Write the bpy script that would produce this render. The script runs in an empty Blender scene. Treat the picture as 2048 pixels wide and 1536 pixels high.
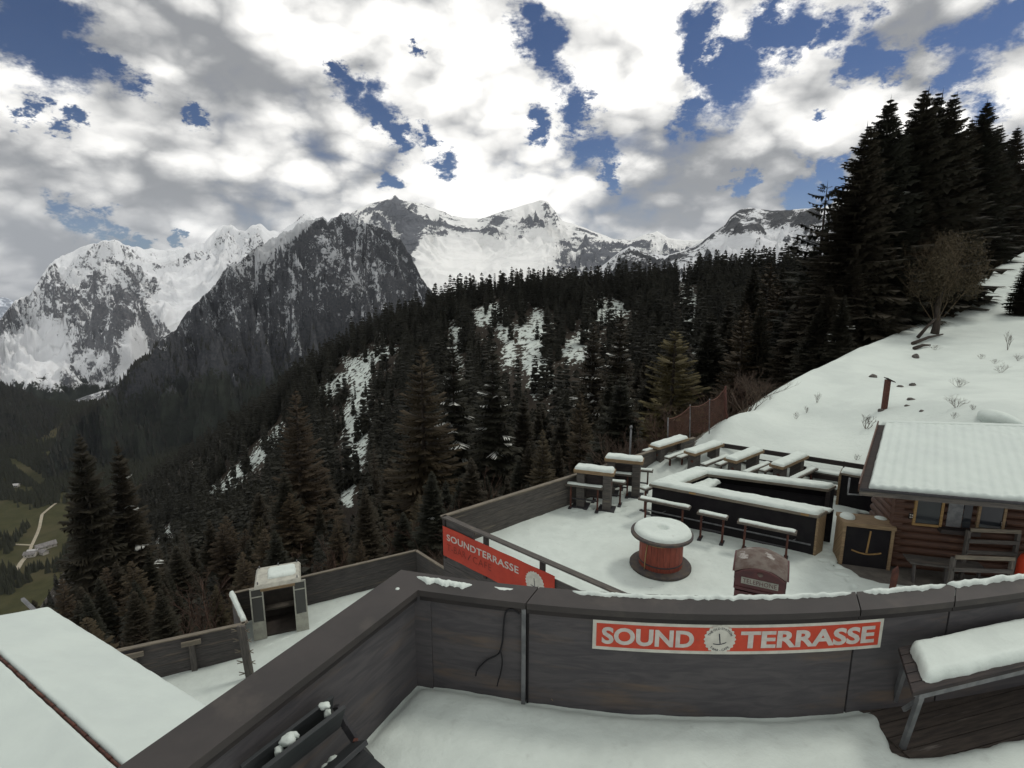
import bpy, bmesh, math, random
import numpy as np
from mathutils import Vector, Matrix
random.seed(7)
SC = bpy.context.scene
COL = SC.collection
rad = math.radians

# ------------------------------------------------------------------ camera
F, PITCH, CH = 1100.0, rad(11), 7.0          # focal length in pixels of the 2048 px frame, pitch, camera height over the lower terrace
cam = bpy.data.cameras.new('camera')
camo = bpy.data.objects.new('camera', cam); COL.objects.link(camo)
camo.location = (0, 0, CH); camo.rotation_euler = (rad(90) - PITCH, 0, 0)
cam.sensor_width = 36; cam.lens = 36 * F / 2048
cam.clip_start = .05; cam.clip_end = 60000
SC.camera = camo
SC.render.resolution_x, SC.render.resolution_y = 1024, 768
SC.view_settings.view_transform = 'Standard'
SC.view_settings.look = 'None'
SC.view_settings.exposure = 0.0
SC.view_settings.gamma = 1.0
SC.view_settings.use_curve_mapping = False
try:
    SC.cycles.use_denoising = True
    SC.cycles.max_bounces = 6
    SC.cycles.diffuse_bounces = 3
    SC.cycles.transparent_max_bounces = 8
except Exception:
    pass

SUN_AZ, SUN_EL = rad(62), rad(52)             # azimuth clockwise from the view direction (+Y)

def ray(u, v):
    x, y = (u - 1024) / F, (768 - v) / F
    return Vector((x, math.cos(PITCH) + y * math.sin(PITCH), -math.sin(PITCH) + y * math.cos(PITCH)))
def onz(u, v, z):
    d = ray(u, v); return Vector((0, 0, CH)) + d * ((z - CH) / d.z)
def ony(u, v, y):
    d = ray(u, v); return Vector((0, 0, CH)) + d * (y / d.y)
def proj(x, y, z):
    z = z - CH
    dep = y * math.cos(PITCH) - z * math.sin(PITCH); up = y * math.sin(PITCH) + z * math.cos(PITCH)
    return 1024 + F * x / dep, 768 - F * up / dep
def onplane(u, v, p0, n):
    d = ray(u, v); o = Vector((0, 0, CH)); return o + d * ((Vector(p0) - o).dot(n) / d.dot(n))

# ------------------------------------------------------------------ node helper
class NT:
    def __init__(s, tree): s.t = tree; s.n = tree.nodes; s.l = tree.links
    def new(s, typ, **kw):
        nd = s.n.new(typ)
        for k, v in kw.items(): setattr(nd, k, v)
        return nd
    def put(s, sock, val):
        if val is None: return
        if hasattr(val, 'is_output') or isinstance(val, bpy.types.NodeSocket): s.l.new(val, sock)
        else: sock.default_value = val
    def m(s, op, a, b=None, c=None, clamp=False):
        nd = s.new('ShaderNodeMath', operation=op, use_clamp=clamp)
        s.put(nd.inputs[0], a); s.put(nd.inputs[1], b); s.put(nd.inputs[2], c)
        return nd.outputs[0]
    def vm(s, op, a, b=None, out=0):
        nd = s.new('ShaderNodeVectorMath', operation=op)
        s.put(nd.inputs[0], a); s.put(nd.inputs[1], b)
        return nd.outputs['Value'] if op in ('DOT_PRODUCT', 'LENGTH', 'DISTANCE') else nd.outputs[0]
    def mr(s, val, a, b, c=0., d=1., smooth=True):
        nd = s.new('ShaderNodeMapRange', interpolation_type='SMOOTHSTEP' if smooth else 'LINEAR')
        s.put(nd.inputs[0], val)
        for i, x in enumerate((a, b, c, d)): nd.inputs[1 + i].default_value = x
        return nd.outputs[0]
    def noise(s, vec, scale, detail=6, rough=.55, dist=0.):
        nd = s.new('ShaderNodeTexNoise')
        s.put(nd.inputs['Vector'], vec)
        nd.inputs['Scale'].default_value = scale; nd.inputs['Detail'].default_value = detail
        nd.inputs['Roughness'].default_value = rough; nd.inputs['Distortion'].default_value = dist
        return nd.outputs[0]
    def mix(s, f, a, b):
        nd = s.new('ShaderNodeMix', data_type='RGBA')
        s.put(nd.inputs[0], f)
        for k, v in ((6, a), (7, b)):
            if isinstance(v, (tuple, list)): v = (*v[:3], 1.)
            s.put(nd.inputs[k], v)
        return nd.outputs[2]

# ------------------------------------------------------------------ sky
world = bpy.data.worlds.new('World'); SC.world = world
world.use_nodes = True
W = NT(world.node_tree); W.n.clear()
wo = W.new('ShaderNodeOutputWorld'); bg = W.new('ShaderNodeBackground'); W.l.new(bg.outputs[0], wo.inputs[0])
WS = 0.1
bg.inputs[1].default_value = WS
skyn = W.new('ShaderNodeTexSky', sky_type='NISHITA')
skyn.sun_disc = False; skyn.sun_elevation = SUN_EL; skyn.sun_rotation = SUN_AZ
skyn.altitude = 1600; skyn.air_density = 1.0; skyn.dust_density = .6; skyn.ozone_density = 2.0
gen = W.new('ShaderNodeTexCoord').outputs['Generated']
dirn = W.vm('NORMALIZE', gen)
q = W.vm('ADD', W.vm('MULTIPLY', dirn, (1., 1., 1.75)), (3.1, 7.7, 1.2))
def puff(vec, scale):
    nd = W.new('ShaderNodeTexVoronoi', feature='F1'); W.l.new(vec, nd.inputs['Vector']); nd.inputs['Scale'].default_value = scale
    nd.inputs['Detail'].default_value = 1.5; nd.inputs['Roughness'].default_value = .55
    return W.m('SUBTRACT', .55, nd.outputs['Distance'])
wq = W.new('ShaderNodeTexNoise'); W.l.new(q, wq.inputs['Vector']); wq.inputs['Scale'].default_value = 9.; wq.inputs['Detail'].default_value = 5
qw = W.vm('ADD', q, W.vm('MULTIPLY', W.vm('SUBTRACT', wq.outputs['Color'], (.5, .5, .5)), (.09, .09, .09)))
n1 = W.noise(q, 3.4, 8, .5, .2)
n2 = W.noise(W.vm('ADD', q, (.03, .02, .10)), 3.4, 4, .5, .2)
nlow = W.noise(W.vm('ADD', q, (4.2, 1.3, 0.)), 2.0, 3, .5)
nfine = W.noise(q, 16., 7, .55, .3)
pf = W.m('MULTIPLY', puff(qw, 10.), 1.2)
wv = W.new('ShaderNodeTexNoise'); W.l.new(q, wv.inputs['Vector']); wv.inputs['Scale'].default_value = 7.; wv.inputs['Detail'].default_value = 6; wv.inputs['Roughness'].default_value = .72
wofs = W.vm('MULTIPLY', W.vm('SUBTRACT', wv.outputs['Color'], (.5, .5, .5)), (.17, .17, .17))
dirw = W.vm('ADD', dirn, wofs)
def blobs(lst, k0=.35, k1=1.25):
    tot = None
    for (u, v, r) in lst:
        c = ray(u, v).normalized(); a = math.atan(r / F)
        ds = W.vm('DISTANCE', dirw, tuple(c))
        b = W.mr(ds, a * k1, a * k0)
        tot = b if tot is None else W.m('MAXIMUM', tot, b)
    return tot
HOLES = [(70, 20, 75), (50, 75, 70), (95, 115, 75), (150, 135, 60), (205, 135, 40), (275, 200, 38), (165, 455, 45), (210, 440, 32), (262, 478, 34), (345, 482, 20),
         (60, 230, 24), (390, 243, 28), (655, 135, 34), (690, 175, 46), (740, 200, 52), (755, 245, 38), (790, 270, 34), (845, 275, 30), (885, 332, 42), (785, 365, 34), (835, 110, 24), (150, 262, 26),
         (1060, 70, 60), (1095, 110, 56), (1130, 165, 48), (1150, 215, 46), (1180, 285, 52), (1215, 343, 28), (1165, 255, 40), (1090, 250, 34),
         (1380, 40, 55), (1385, 90, 48), (1430, 130, 66), (1470, 150, 80), (1440, 190, 72), (1385, 225, 46), (1540, 80, 60), (1600, 60, 60), (1680, 40, 44), (1560, 20, 40), (1740, 110, 52), (1760, 130, 40),
         (1600, 385, 60), (1660, 350, 44), (1690, 330, 30), (1470, 370, 38), (1620, 245, 30), (1930, 120, 66), (1985, 70, 66), (2010, 30, 60), (1970, 205, 44), (1890, 115, 44), (1770, 20, 34)]
GREYS = [(350, 90, 330), (480, 130, 200), (190, 60, 150), (30, 330, 170), (60, 420, 190), (40, 560, 160), (330, 400, 170), (540, 380, 140), (640, 230, 90), (860, 20, 90), (1300, 440, 150), (1500, 430, 150), (760, 410, 120), (1200, 430, 120), (620, 400, 120), (1890, 60, 90)]
hole = W.m('MULTIPLY', blobs(HOLES, .0, 1.14), W.mr(W.noise(W.vm('ADD', q, (9.1, 2.2, 5.)), 5., 5, .6), .25, .60, .55, 1.15))
grey = blobs(GREYS, .3, 1.15)
bright = blobs([(700, 300, 330), (950, 170, 260), (620, 60, 90), (1030, 330, 220), (190, 215, 130), (480, 250, 130), (1230, 130, 180)], .2, 1.3)
dens = W.m('ADD', W.m('MULTIPLY', W.m('SUBTRACT', n1, .5), 3.0), W.m('MULTIPLY', W.m('SUBTRACT', nfine, .5), 1.3))
dens = W.m('ADD', dens, W.m('MULTIPLY', pf, .55))
dens = W.m('ADD', dens, 1.30)
dens = W.m('SUBTRACT', dens, W.m('MULTIPLY', hole, 1.95))
alpha = W.mr(dens, -.25, .80)
sh = W.m('MULTIPLY', W.m('SUBTRACT', n1, n2), 2.6)
sh = W.m('ADD', sh, W.m('MULTIPLY', W.m('SUBTRACT', nlow, .5), .9))
sh = W.m('ADD', sh, W.m('MULTIPLY', W.m('SUBTRACT', nfine, .5), .45))
sh = W.m('ADD', sh, W.m('MULTIPLY', pf, 1.0))
sh = W.m('ADD', sh, W.m('ADD', .63, W.m('MULTIPLY', bright, .40)))
sh = W.m('SUBTRACT', sh, W.m('MULTIPLY', grey, .45))
sh = W.mr(sh, -.50, .95)
ccol = W.mix(sh, (.30 / WS, .31 / WS, .325 / WS), (1.28 / WS, 1.26 / WS, 1.21 / WS))
skyc = W.mix(1.0, skyn.outputs[0], skyn.outputs[0])
sm = W.vm('MULTIPLY', skyn.outputs[0], (.30, .37, .50))
W.l.new(W.mix(alpha, sm, ccol), bg.inputs[0])

sl = bpy.data.lights.new('sun', 'SUN'); sl.energy = 1.1; sl.angle = rad(11); sl.color = (1, .95, .87)
so = bpy.data.objects.new('sun', sl); COL.objects.link(so)
sd = Vector((math.sin(SUN_AZ) * math.cos(SUN_EL), math.cos(SUN_AZ) * math.cos(SUN_EL), math.sin(SUN_EL)))
so.rotation_euler = sd.to_track_quat('Z', 'Y').to_euler(); so.location = sd * 50

# ------------------------------------------------------------------ materials
MAT = {}
def mat(name, c1, c2=None, scale=6., rough=.85, bump=.0, bscale=None, space='Object', stretch=None, detail=6, lo=.35, hi=.65, spec=.25, c3=None, c3scale=1., c3lo=.55, c3hi=.7, metal=0., dist=0.):
    m = bpy.data.materials.new(name); m.use_nodes = True
    T = NT(m.node_tree); bs = m.node_tree.nodes['Principled BSDF']
    bs.inputs['Roughness'].default_value = rough
    bs.inputs['Specular IOR Level'].default_value = spec
    bs.inputs['Metallic'].default_value = metal
    c2 = c2 or c1
    co = T.new('ShaderNodeTexCoord').outputs['UV' if space == 'UV' else 'Object']
    if space == 'World': co = T.new('ShaderNodeNewGeometry').outputs['Position']
    if stretch: co = T.vm('MULTIPLY', co, stretch)
    n = T.noise(co, scale, detail, .6, dist)
    col = T.mix(T.mr(n, lo, hi), c1, c2)
    if c3:
        n3 = T.noise(T.vm('ADD', co, (11.3, 5.1, 2.2)), c3scale, 5, .6)
        col = T.mix(T.mr(n3, c3lo, c3hi), col, c3)
    T.l.new(col, bs.inputs['Base Color'])
    if bump:
        bn = T.new('ShaderNodeBump'); bn.inputs['Strength'].default_value = 1.; bn.inputs['Distance'].default_value = bump
        T.put(bn.inputs['Height'], T.noise(co, bscale or scale * 2, 6, .6)); T.l.new(bn.outputs[0], bs.inputs['Normal'])
    MAT[name] = m
    return m
SNOWC = (.56, .625, .585)  # near snow darker than mountain snow: cloud shade put into its colour
mat('snow', SNOWC, (.495, .555, .52), 2.2, .75, .012, 9., 'World', spec=.3, lo=.3, hi=.75, c3=(.44, .485, .455), c3scale=7., c3lo=.58, c3hi=.8)
mat('roof_snow', (.52, .585, .55), (.475, .535, .51), .9, .75, .008, 5., 'World', spec=.3, lo=.3, hi=.75)
mat('dirty_snow', (.36, .34, .30), (.13, .10, .08), 9., .85, .01, 30., 'World', c3=(.5, .5, .47), c3scale=5., c3lo=.5, c3hi=.6)
mat('grey_board', (.078, .074, .076), (.056, .054, .058), 2.2, .8, .0012, 9., 'UV', (1., 6., 1.), c3=(.125, .092, .064), c3scale=.8, c3lo=.53, c3hi=.80, dist=1.2)
mat('plank_grey', (.105, .096, .086), (.055, .052, .050), 3., .85, .003, 12., 'UV', (1., 14., 1.), c3=(.15, .13, .105), c3scale=.8)
mat('plank_side', (.085, .078, .074), (.048, .046, .046), 3., .85, .003, 12., 'UV', (1., 14., 1.), c3=(.12, .10, .08), c3scale=.8)
mat('cap_sheet', (.044, .039, .037), (.034, .031, .030), 2., .62, .001, 9., 'World', spec=.3, c3=(.060, .053, .047), c3scale=1.5)
mat('fascia', (.020, .018, .018), (.030, .026, .025), 3., .7, space='World')
mat('rail_tan', (.19, .165, .125), (.10, .09, .075), 3., .8, .002, 12., 'UV', (1., 12., 1.))
mat('wood_tan', (.25, .18, .105), (.15, .105, .062), 3., .7, .002, 12., 'UV', (1., 12., 1.))
mat('wood_yellow', (.30, .19, .075), (.20, .125, .05), 3., .6, space='UV', stretch=(1., 12., 1.))
mat('log_brown', (.092, .042, .025), (.042, .021, .015), 3., .6, .004, 10., 'UV', (1., 12., 1.), spec=.4, c3=(.21, .11, .055), c3scale=.9, c3lo=.58, c3hi=.8)
mat('dark_wood', (.045, .036, .033), (.022, .020, .021), 3., .8, .002, 10., 'UV', (1., 10., 1.))
mat('seat_wood', (.12, .105, .085), (.06, .055, .05), 3., .8, .002, 10., 'UV', (1., 12., 1.))
mat('black_panel', (.009, .008, .010), (.014, .013, .014), 3., .8, space='World', spec=.15)
mat('rust_metal', (.10, .038, .026), (.05, .022, .018), 12., .7, space='Object')
mat('dark_metal', (.03, .03, .034), (.045, .044, .047), 12., .5, space='Object')
mat('grey_metal', (.16, .165, .17), (.10, .105, .11), 8., .5, space='Object', metal=.3)
mat('red_banner', (.44, .050, .026), (.36, .038, .022), 2., .6, .002, 5., 'Object', spec=.3)
mat('red_sign', (.47, .060, .030), (.40, .046, .024), 5., .5, space='Object', c3=(.35, .06, .035), c3scale=20., c3lo=.62, c3hi=.66)
mat('dirty_sign', (.24, .25, .21), (.17, .175, .15), 9., .5, space='Object')
mat('sign_white', (.53, .53, .47), (.43, .43, .38), 9., .5, space='Object')
mat('letter_white', (.50, .48, .44), (.42, .39, .36), 14., .6, space='Object')
mat('ink_blue', (.03, .035, .05), None, 5., .6)
mat('faded_ink', (.16, .026, .016), (.24, .032, .018), 9., .6)
mat('drum_red', (.25, .062, .040), (.17, .044, .030), 6., .6, .002, 20., 'Object', (6., 6., .6))
mat('drum_flange', (.050, .045, .048), (.085, .070, .055), 6., .75, .003, 20., 'Object')
mat('phone_red', (.066, .018, .017), (.046, .014, .014), 6., .5, space='Object', spec=.35)
mat('phone_roof', (.135, .115, .10), (.085, .060, .050), 7., .8, .004, 20., 'Object', c3=(.30, .29, .27), c3scale=3.5, c3lo=.56, c3hi=.64)
mat('rope', (.33, .25, .12), None, 20., .8)
mat('cable_black', (.012, .012, .014), None, 20., .6)
mat('cabin_paint', (.40, .40, .34), (.30, .30, .26), 6., .5, space='Object', c3=(.2, .19, .16), c3scale=9., c3lo=.6, c3hi=.8)
mat('cabin_inside', (.035, .030, .027), (.05, .042, .036), 6., .7)
mat('deck_wood', (.075, .062, .052), (.042, .036, .032), 3., .85, .003, 12., 'UV', (1., 12., 1.), c3=(.16, .145, .13), c3scale=1.3, c3lo=.6, c3hi=.72)
mat('concrete', (.13, .12, .105), (.085, .078, .07), 4., .85, .004, 20., 'World')
mat('green_board', (.022, .026, .028), (.034, .036, .038), 4., .6, space='UV', stretch=(1., 8., 1.))
mat('bark', (.055, .045, .037), (.03, .024, .02), 4., .9, .01, 12., 'Object', (3., 3., .6))
mat('twig', (.085, .062, .045), (.045, .033, .026), 3., .9)
mat('twig_tan', (.135, .105, .066), (.085, .064, .042), 3., .9)
mat('twig_red', (.070, .042, .030), (.040, .026, .020), 3., .9)
mat('stone', (.07, .065, .06), (.12, .11, .10), 5., .9, .02, 9.)
mat('red_plastic', (.5, .05, .02), None, 5., .5)
mat('net', (.125, .062, .045), (.09, .046, .035), 5., .8)
mat('wall_plaster', (.5, .47, .42), (.42, .4, .36), .3, .8)
mat('far_roof', (.20, .19, .185), (.13, .125, .12), .3, .8)
mat('far_roof_light', (.45, .45, .44), (.36, .36, .35), .3, .8)
mat('gravel_road', (.34, .31, .24), (.27, .24, .18), .2, .9)

def foliage(name, c1, c2, snow=0.):
    m = bpy.data.materials.new(name); m.use_nodes = True
    T = NT(m.node_tree); bs = m.node_tree.nodes['Principled BSDF']
    bs.inputs['Roughness'].default_value = .8; bs.inputs['Specular IOR Level'].default_value = .15
    oi = T.new('ShaderNodeObjectInfo').outputs['Random']
    co = T.new('ShaderNodeTexCoord').outputs['Object']
    n = T.noise(co, .8, 4, .6)
    f = T.m('ADD', T.m('MULTIPLY', oi, .55), T.m('MULTIPLY', n, .6))
    T.l.new(T.mix(T.mr(f, .25, .85), c1, c2), bs.inputs['Base Color'])
    MAT[name] = m
foliage('needles', (.025, .026, .018), (.040, .034, .023))
foliage('needles_far', (.018, .021, .017), (.030, .030, .023))
foliage('larch_needles', (.125, .108, .046), (.09, .076, .035))
foliage('larch_dull', (.054, .045, .025), (.050, .037, .023))
foliage('bud_brown', (.058, .047, .029), (.042, .034, .022))
foliage('meadow_tree', (.018, .022, .014), (.032, .034, .020))
mat('flake_snow', (.62, .64, .60), None, 5., .8)

# glass: dark glossy panes
def glassm(name, c, r):
    m = bpy.data.materials.new(name); m.use_nodes = True
    bs = m.node_tree.nodes['Principled BSDF']; bs.inputs['Base Color'].default_value = (*c, 1); bs.inputs['Roughness'].default_value = r
    bs.inputs['Specular IOR Level'].default_value = .4; MAT[name] = m
glassm('pane_dark', (.025, .028, .033), .12)
glassm('pane_grey', (.055, .055, .052), .25)

# ------------------------------------------------------------------ mesh helpers
class MB:
    def __init__(s): s.v = []; s.f = []; s.uv = []; s.mi = []; s.sm = []
    def face(s, pts, uvs=None, mi=0, smooth=False):
        b = len(s.v); s.v += [tuple(p) for p in pts]; s.f.append(tuple(range(b, b + len(pts))))
        s.uv.append(uvs or [(p[0], p[1]) for p in pts]); s.mi.append(mi); s.sm.append(smooth)
    def hexa(s, b, t, mi=0):
        """b, t: four bottom and four top corners, counter-clockwise from above. UV u runs along edge 0-1."""
        b = [Vector(p) for p in b]; t = [Vector(p) for p in t]
        o = random.random() * 20; o2 = random.random() * 20
        L = max((b[1] - b[0]).length, 1e-4); Wd = (b[3] - b[0]).length; Hh = (t[0] - b[0]).length
        i0 = len(s.v); s.v += [tuple(p) for p in b + t]
        def add(idx, uvs):
            s.f.append(tuple(i0 + i for i in idx)); s.uv.append([(o + a, o2 + c) for a, c in uvs]); s.mi.append(mi); s.sm.append(False)
        add((3, 2, 1, 0), [(0, Wd), (L, Wd), (L, 0), (0, 0)])
        add((4, 5, 6, 7), [(0, 0), (L, 0), (L, Wd), (0, Wd)])
        add((0, 1, 5, 4), [(0, 0), (L, 0), (L, Hh), (0, Hh)])
        add((2, 3, 7, 6), [(L, 0), (0, 0), (0, Hh), (L, Hh)])
        add((1, 2, 6, 5), [(L, 0), (L + .1, Wd), (L + .1, Wd + Hh), (L, Hh)])
        add((3, 0, 4, 7), [(0, Wd), (.1, 0), (.1, Hh), (0, Wd + Hh)])
        return s
    def quadbox(s, pts, z0, z1, mi=0):
        return s.hexa([(p[0], p[1], z0) for p in pts], [(p[0], p[1], z1) for p in pts], mi)
    def box(s, c, size, mi=0, rz=0.):
        hx, hy, hz = size[0] / 2, size[1] / 2, size[2] / 2
        cs, sn = math.cos(rz), math.sin(rz)
        P = [(c[0] + x * cs - y * sn, c[1] + x * sn + y * cs) for x, y in ((-hx, -hy), (hx, -hy), (hx, hy), (-hx, hy))]
        return s.quadbox(P, c[2] - hz, c[2] + hz, mi)
    def beam(s, a, b, w, h, up=(0, 0, 1), mi=0):
        """box from a to b, centred on the axis; w across, h along up"""
        a = Vector(a); b = Vector(b); d = (b - a).normalized(); up = Vector(up)
        side = d.cross(up)
        if side.length < 1e-4: side = d.cross(Vector((1, 0, 0)))
        side.normalize(); u2 = side.cross(d).normalized()
        W2 = side * (w / 2); U2 = u2 * (h / 2)
        return s.hexa([a + W2 - U2, b + W2 - U2, b - W2 - U2, a - W2 - U2], [a + W2 + U2, b + W2 + U2, b - W2 + U2, a - W2 + U2], mi)
    def tube(s, pts, r, n=8, cap=True, mi=0, smooth=True):
        pts = [Vector(p) for p in pts]; rs = r if isinstance(r, (list, tuple)) else [r] * len(pts)
        rings = []
        for i, p in enumerate(pts):
            d = (pts[min(i + 1, len(pts) - 1)] - pts[max(i - 1, 0)]).normalized()
            a = d.cross(Vector((0, 0, 1)) if abs(d.z) < .9 else Vector((1, 0, 0))).normalized(); c = d.cross(a)
            i0 = len(s.v)
            for k in range(n):
                t = 2 * math.pi * k / n; s.v.append(tuple(p + (a * math.cos(t) + c * math.sin(t)) * rs[i]))
            rings.append(i0)
        acc = 0
        for i in range(len(pts) - 1):
            L = (pts[i + 1] - pts[i]).length
            for k in range(n):
                k2 = (k + 1) % n
                s.f.append((rings[i] + k, rings[i] + k2, rings[i + 1] + k2, rings[i + 1] + k))
                s.uv.append([(acc, k / n), (acc, (k + 1) / n), (acc + L, (k + 1) / n), (acc + L, k / n)]); s.mi.append(mi); s.sm.append(smooth)
            acc += L
        if cap:
            s.f.append(tuple(rings[0] + k for k in reversed(range(n)))); s.uv.append([(0, 0)] * n); s.mi.append(mi); s.sm.append(False)
            s.f.append(tuple(rings[-1] + k for k in range(n))); s.uv.append([(0, 0)] * n); s.mi.append(mi); s.sm.append(False)
        return s
    def lathe(s, c, prof, n=32, mi=0, smooth=True):
        """prof: list of (r, z) from the bottom up"""
        rings = []
        for r, z in prof:
            i0 = len(s.v); rings.append(i0)
            for k in range(n):
                t = 2 * math.pi * k / n; s.v.append((c[0] + r * math.cos(t), c[1] + r * math.sin(t), c[2] + z))
        for i in range(len(prof) - 1):
            for k in range(n):
                k2 = (k + 1) % n
                s.f.append((rings[i] + k, rings[i] + k2, rings[i + 1] + k2, rings[i + 1] + k))
                s.uv.append([(k / n * 4, prof[i][1]), ((k + 1) / n * 4, prof[i][1]), ((k + 1) / n * 4, prof[i + 1][1]), (k / n * 4, prof[i + 1][1])]); s.mi.append(mi); s.sm.append(smooth)
        return s
    def sweep(s, inner, outer, z0, z1, mi=0):
        """closed wall-like band between two plan polylines"""
        acc = 0; n = len(inner); o = random.random() * 20
        for i in range(n - 1):
            a, b, c, d = Vector(inner[i]).to_2d(), Vector(inner[i + 1]).to_2d(), Vector(outer[i + 1]).to_2d(), Vector(outer[i]).to_2d()
            L = (b - a).length; h = z1 - z0; w = (d - a).length
            U0, U1 = acc + o, acc + L + o
            def P(q, z): return (q.x, q.y, z)
            s.face([P(a, z0), P(b, z0), P(b, z1), P(a, z1)], [(U0, 0), (U1, 0), (U1, h), (U0, h)], mi)
            s.face([P(a, z1), P(b, z1), P(c, z1), P(d, z1)], [(U0, h), (U1, h), (U1, h + w), (U0, h + w)], mi)
            s.face([P(c, z0), P(d, z0), P(d, z1), P(c, z1)], [(U1, 0), (U0, 0), (U0, h), (U1, h)], mi)
            s.face([P(d, z0), P(c, z0), P(b, z0), P(a, z0)], [(U0, h), (U1, h), (U1, h + w), (U0, h + w)], mi)
            if i == 0: s.face([P(d, z0), P(a, z0), P(a, z1), P(d, z1)], [(0, 0), (w, 0), (w, h), (0, h)], mi)
            if i == n - 2: s.face([P(b, z0), P(c, z0), P(c, z1), P(b, z1)], [(0, 0), (w, 0), (w, h), (0, h)], mi)
            acc += L
        return s
    def build(s, name, mats, parent=None, world=True, bevel=0.):
        me = bpy.data.meshes.new(name)
        vs = s.v
        if parent is not None and world:
            inv = world_inv(parent); vs = [tuple(inv @ Vector(p)) for p in vs]
        me.from_pydata(vs, [], s.f)
        uvl = me.uv_layers.new(name='UVMap')
        flat = [c for f in s.uv for p in f for c in p]
        uvl.data.foreach_set('uv', flat)
        me.polygons.foreach_set('material_index', s.mi); me.polygons.foreach_set('use_smooth', s.sm)
        for m in (mats if isinstance(mats, (list, tuple)) else [mats]): me.materials.append(MAT[m] if isinstance(m, str) else m)
        me.update()
        return link(name, me, parent, bevel)
def link(name, me, parent=None, bevel=0.):
    o = bpy.data.objects.new(name, me); COL.objects.link(o)
    if parent is not None: o.parent = parent
    if bevel:
        md = o.modifiers.new('bevel', 'BEVEL'); md.width = bevel; md.segments = 2; md.limit_method = 'ANGLE'
    return o
def local(o):
    return Matrix.Translation(o.location) @ o.rotation_euler.to_matrix().to_4x4() @ Matrix.Diagonal((*o.scale, 1))
def world_inv(o):
    M = local(o)
    while o.parent is not None: o = o.parent; M = local(o) @ M
    return M.inverted()
def tag(o, label, cat=None, group=None, kind=None):
    if label: o['label'] = label
    if cat: o['category'] = cat
    if group: o['group'] = group
    if kind: o['kind'] = kind
    return o
def thing(name, label, cat, loc=(0, 0, 0), rz=0., group=None):
    o = bpy.data.objects.new(name, None); COL.objects.link(o)
    o.empty_display_size = .2; o.location = loc; o.rotation_euler = (0, 0, rz)
    return tag(o, label, cat, group)
def copy_tree(o, parent=None):
    c = o.copy(); COL.objects.link(c); c.parent = parent
    for ch in o.children: copy_tree(ch, c)
    return c
def npmesh(name, verts, quads, mats, attrs=None, smooth=True, mi=None, tris=False):
    me = bpy.data.meshes.new(name); n = len(verts); k = quads.shape[1]; nf = len(quads)
    me.vertices.add(n); me.vertices.foreach_set('co', np.asarray(verts, np.float32).ravel())
    me.loops.add(nf * k); me.loops.foreach_set('vertex_index', np.asarray(quads, np.int32).ravel())
    me.polygons.add(nf); me.polygons.foreach_set('loop_start', np.arange(0, nf * k, k, dtype=np.int32))
    try: me.polygons.foreach_set('loop_total', np.full(nf, k, np.int32))
    except Exception: pass
    me.polygons.foreach_set('use_smooth', np.full(nf, smooth, bool))
    for m in (mats if isinstance(mats, (list, tuple)) else [mats]): me.materials.append(MAT[m] if isinstance(m, str) else m)
    if mi is not None: me.polygons.foreach_set('material_index', np.asarray(mi, np.int32))
    for an, av in (attrs or {}).items():
        a = me.attributes.new(an, 'FLOAT', 'POINT'); a.data.foreach_set('value', np.asarray(av, np.float32).ravel())
    me.update(calc_edges=True); me.validate()
    return me
def gridquads(nr, nc):
    i = np.arange(nr * nc).reshape(nr, nc)
    return np.stack([i[:-1, :-1].ravel(), i[:-1, 1:].ravel(), i[1:, 1:].ravel(), i[1:, :-1].ravel()], 1)

# numpy noise
def _h(ix, iy, seed):
    h = (ix.astype(np.int64) * 374761393 + iy.astype(np.int64) * 668265263 + seed * 974711) & 0x7fffffff
    h = ((h ^ (h >> 13)) * 1274126177) & 0x7fffffff
    return (h ^ (h >> 16)) & 0x7fffffff
def perlin(x, y, seed=0):
    x = np.asarray(x, float); y = np.asarray(y, float)
    ix = np.floor(x); iy = np.floor(y); fx = x - ix; fy = y - iy
    ux = fx * fx * fx * (fx * (fx * 6 - 15) + 10); uy = fy * fy * fy * (fy * (fy * 6 - 15) + 10)
    def g(dx, dy):
        a = _h(ix + dx, iy + dy, seed) / 0x7fffffff * 2 * np.pi
        return np.cos(a) * (fx - dx) + np.sin(a) * (fy - dy)
    a = g(0, 0); b = g(1, 0); c = g(0, 1); d = g(1, 1)
    return (a + (b - a) * ux) * (1 - uy) + (c + (d - c) * ux) * uy
def fbm(x, y, o=5, seed=0, gain=.5, lac=2.03):
    t = 0; a = 1.; s = 0.
    for k in range(o): t = t + a * perlin(x, y, seed + k * 17); s += a; x = x * lac + 3.1; y = y * lac + 1.7; a *= gain
    return t / s * 1.6
def ridged(x, y, o=5, seed=0, gain=.55, lac=2.07):
    t = 0; a = 1.; s = 0.; w = 1.
    for k in range(o):
        n = 1 - np.abs(perlin(x, y, seed + k * 13)) * 2.; n = n * n * w; w = np.clip(n * 1.6, 0, 1)
        t = t + a * n; s += a; x = x * lac + 5.3; y = y * lac + 2.9; a *= gain
    return t / s
def poly_in(u, v, poly):
    u = np.asarray(u); v = np.asarray(v); ins = np.zeros(u.shape, bool); n = len(poly)
    for i in range(n):
        x1, y1 = poly[i]; x2, y2 = poly[(i + 1) % n]
        c = ((y1 > v) != (y2 > v)) & (u < (x2 - x1) * (v - y1) / (y2 - y1 + 1e-9) + x1); ins ^= c
    return ins
def polydist(u, v, poly, closed=True):
    d = np.full(np.shape(u), 1e9); n = len(poly)
    for i in range(n if closed else n - 1):
        x1, y1 = poly[i]; x2, y2 = poly[(i + 1) % n]; dx, dy = x2 - x1, y2 - y1
        t = np.clip(((u - x1) * dx + (v - y1) * dy) / (dx * dx + dy * dy + 1e-9), 0, 1)
        d = np.minimum(d, np.hypot(u - x1 - t * dx, v - y1 - t * dy))
    return d
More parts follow.
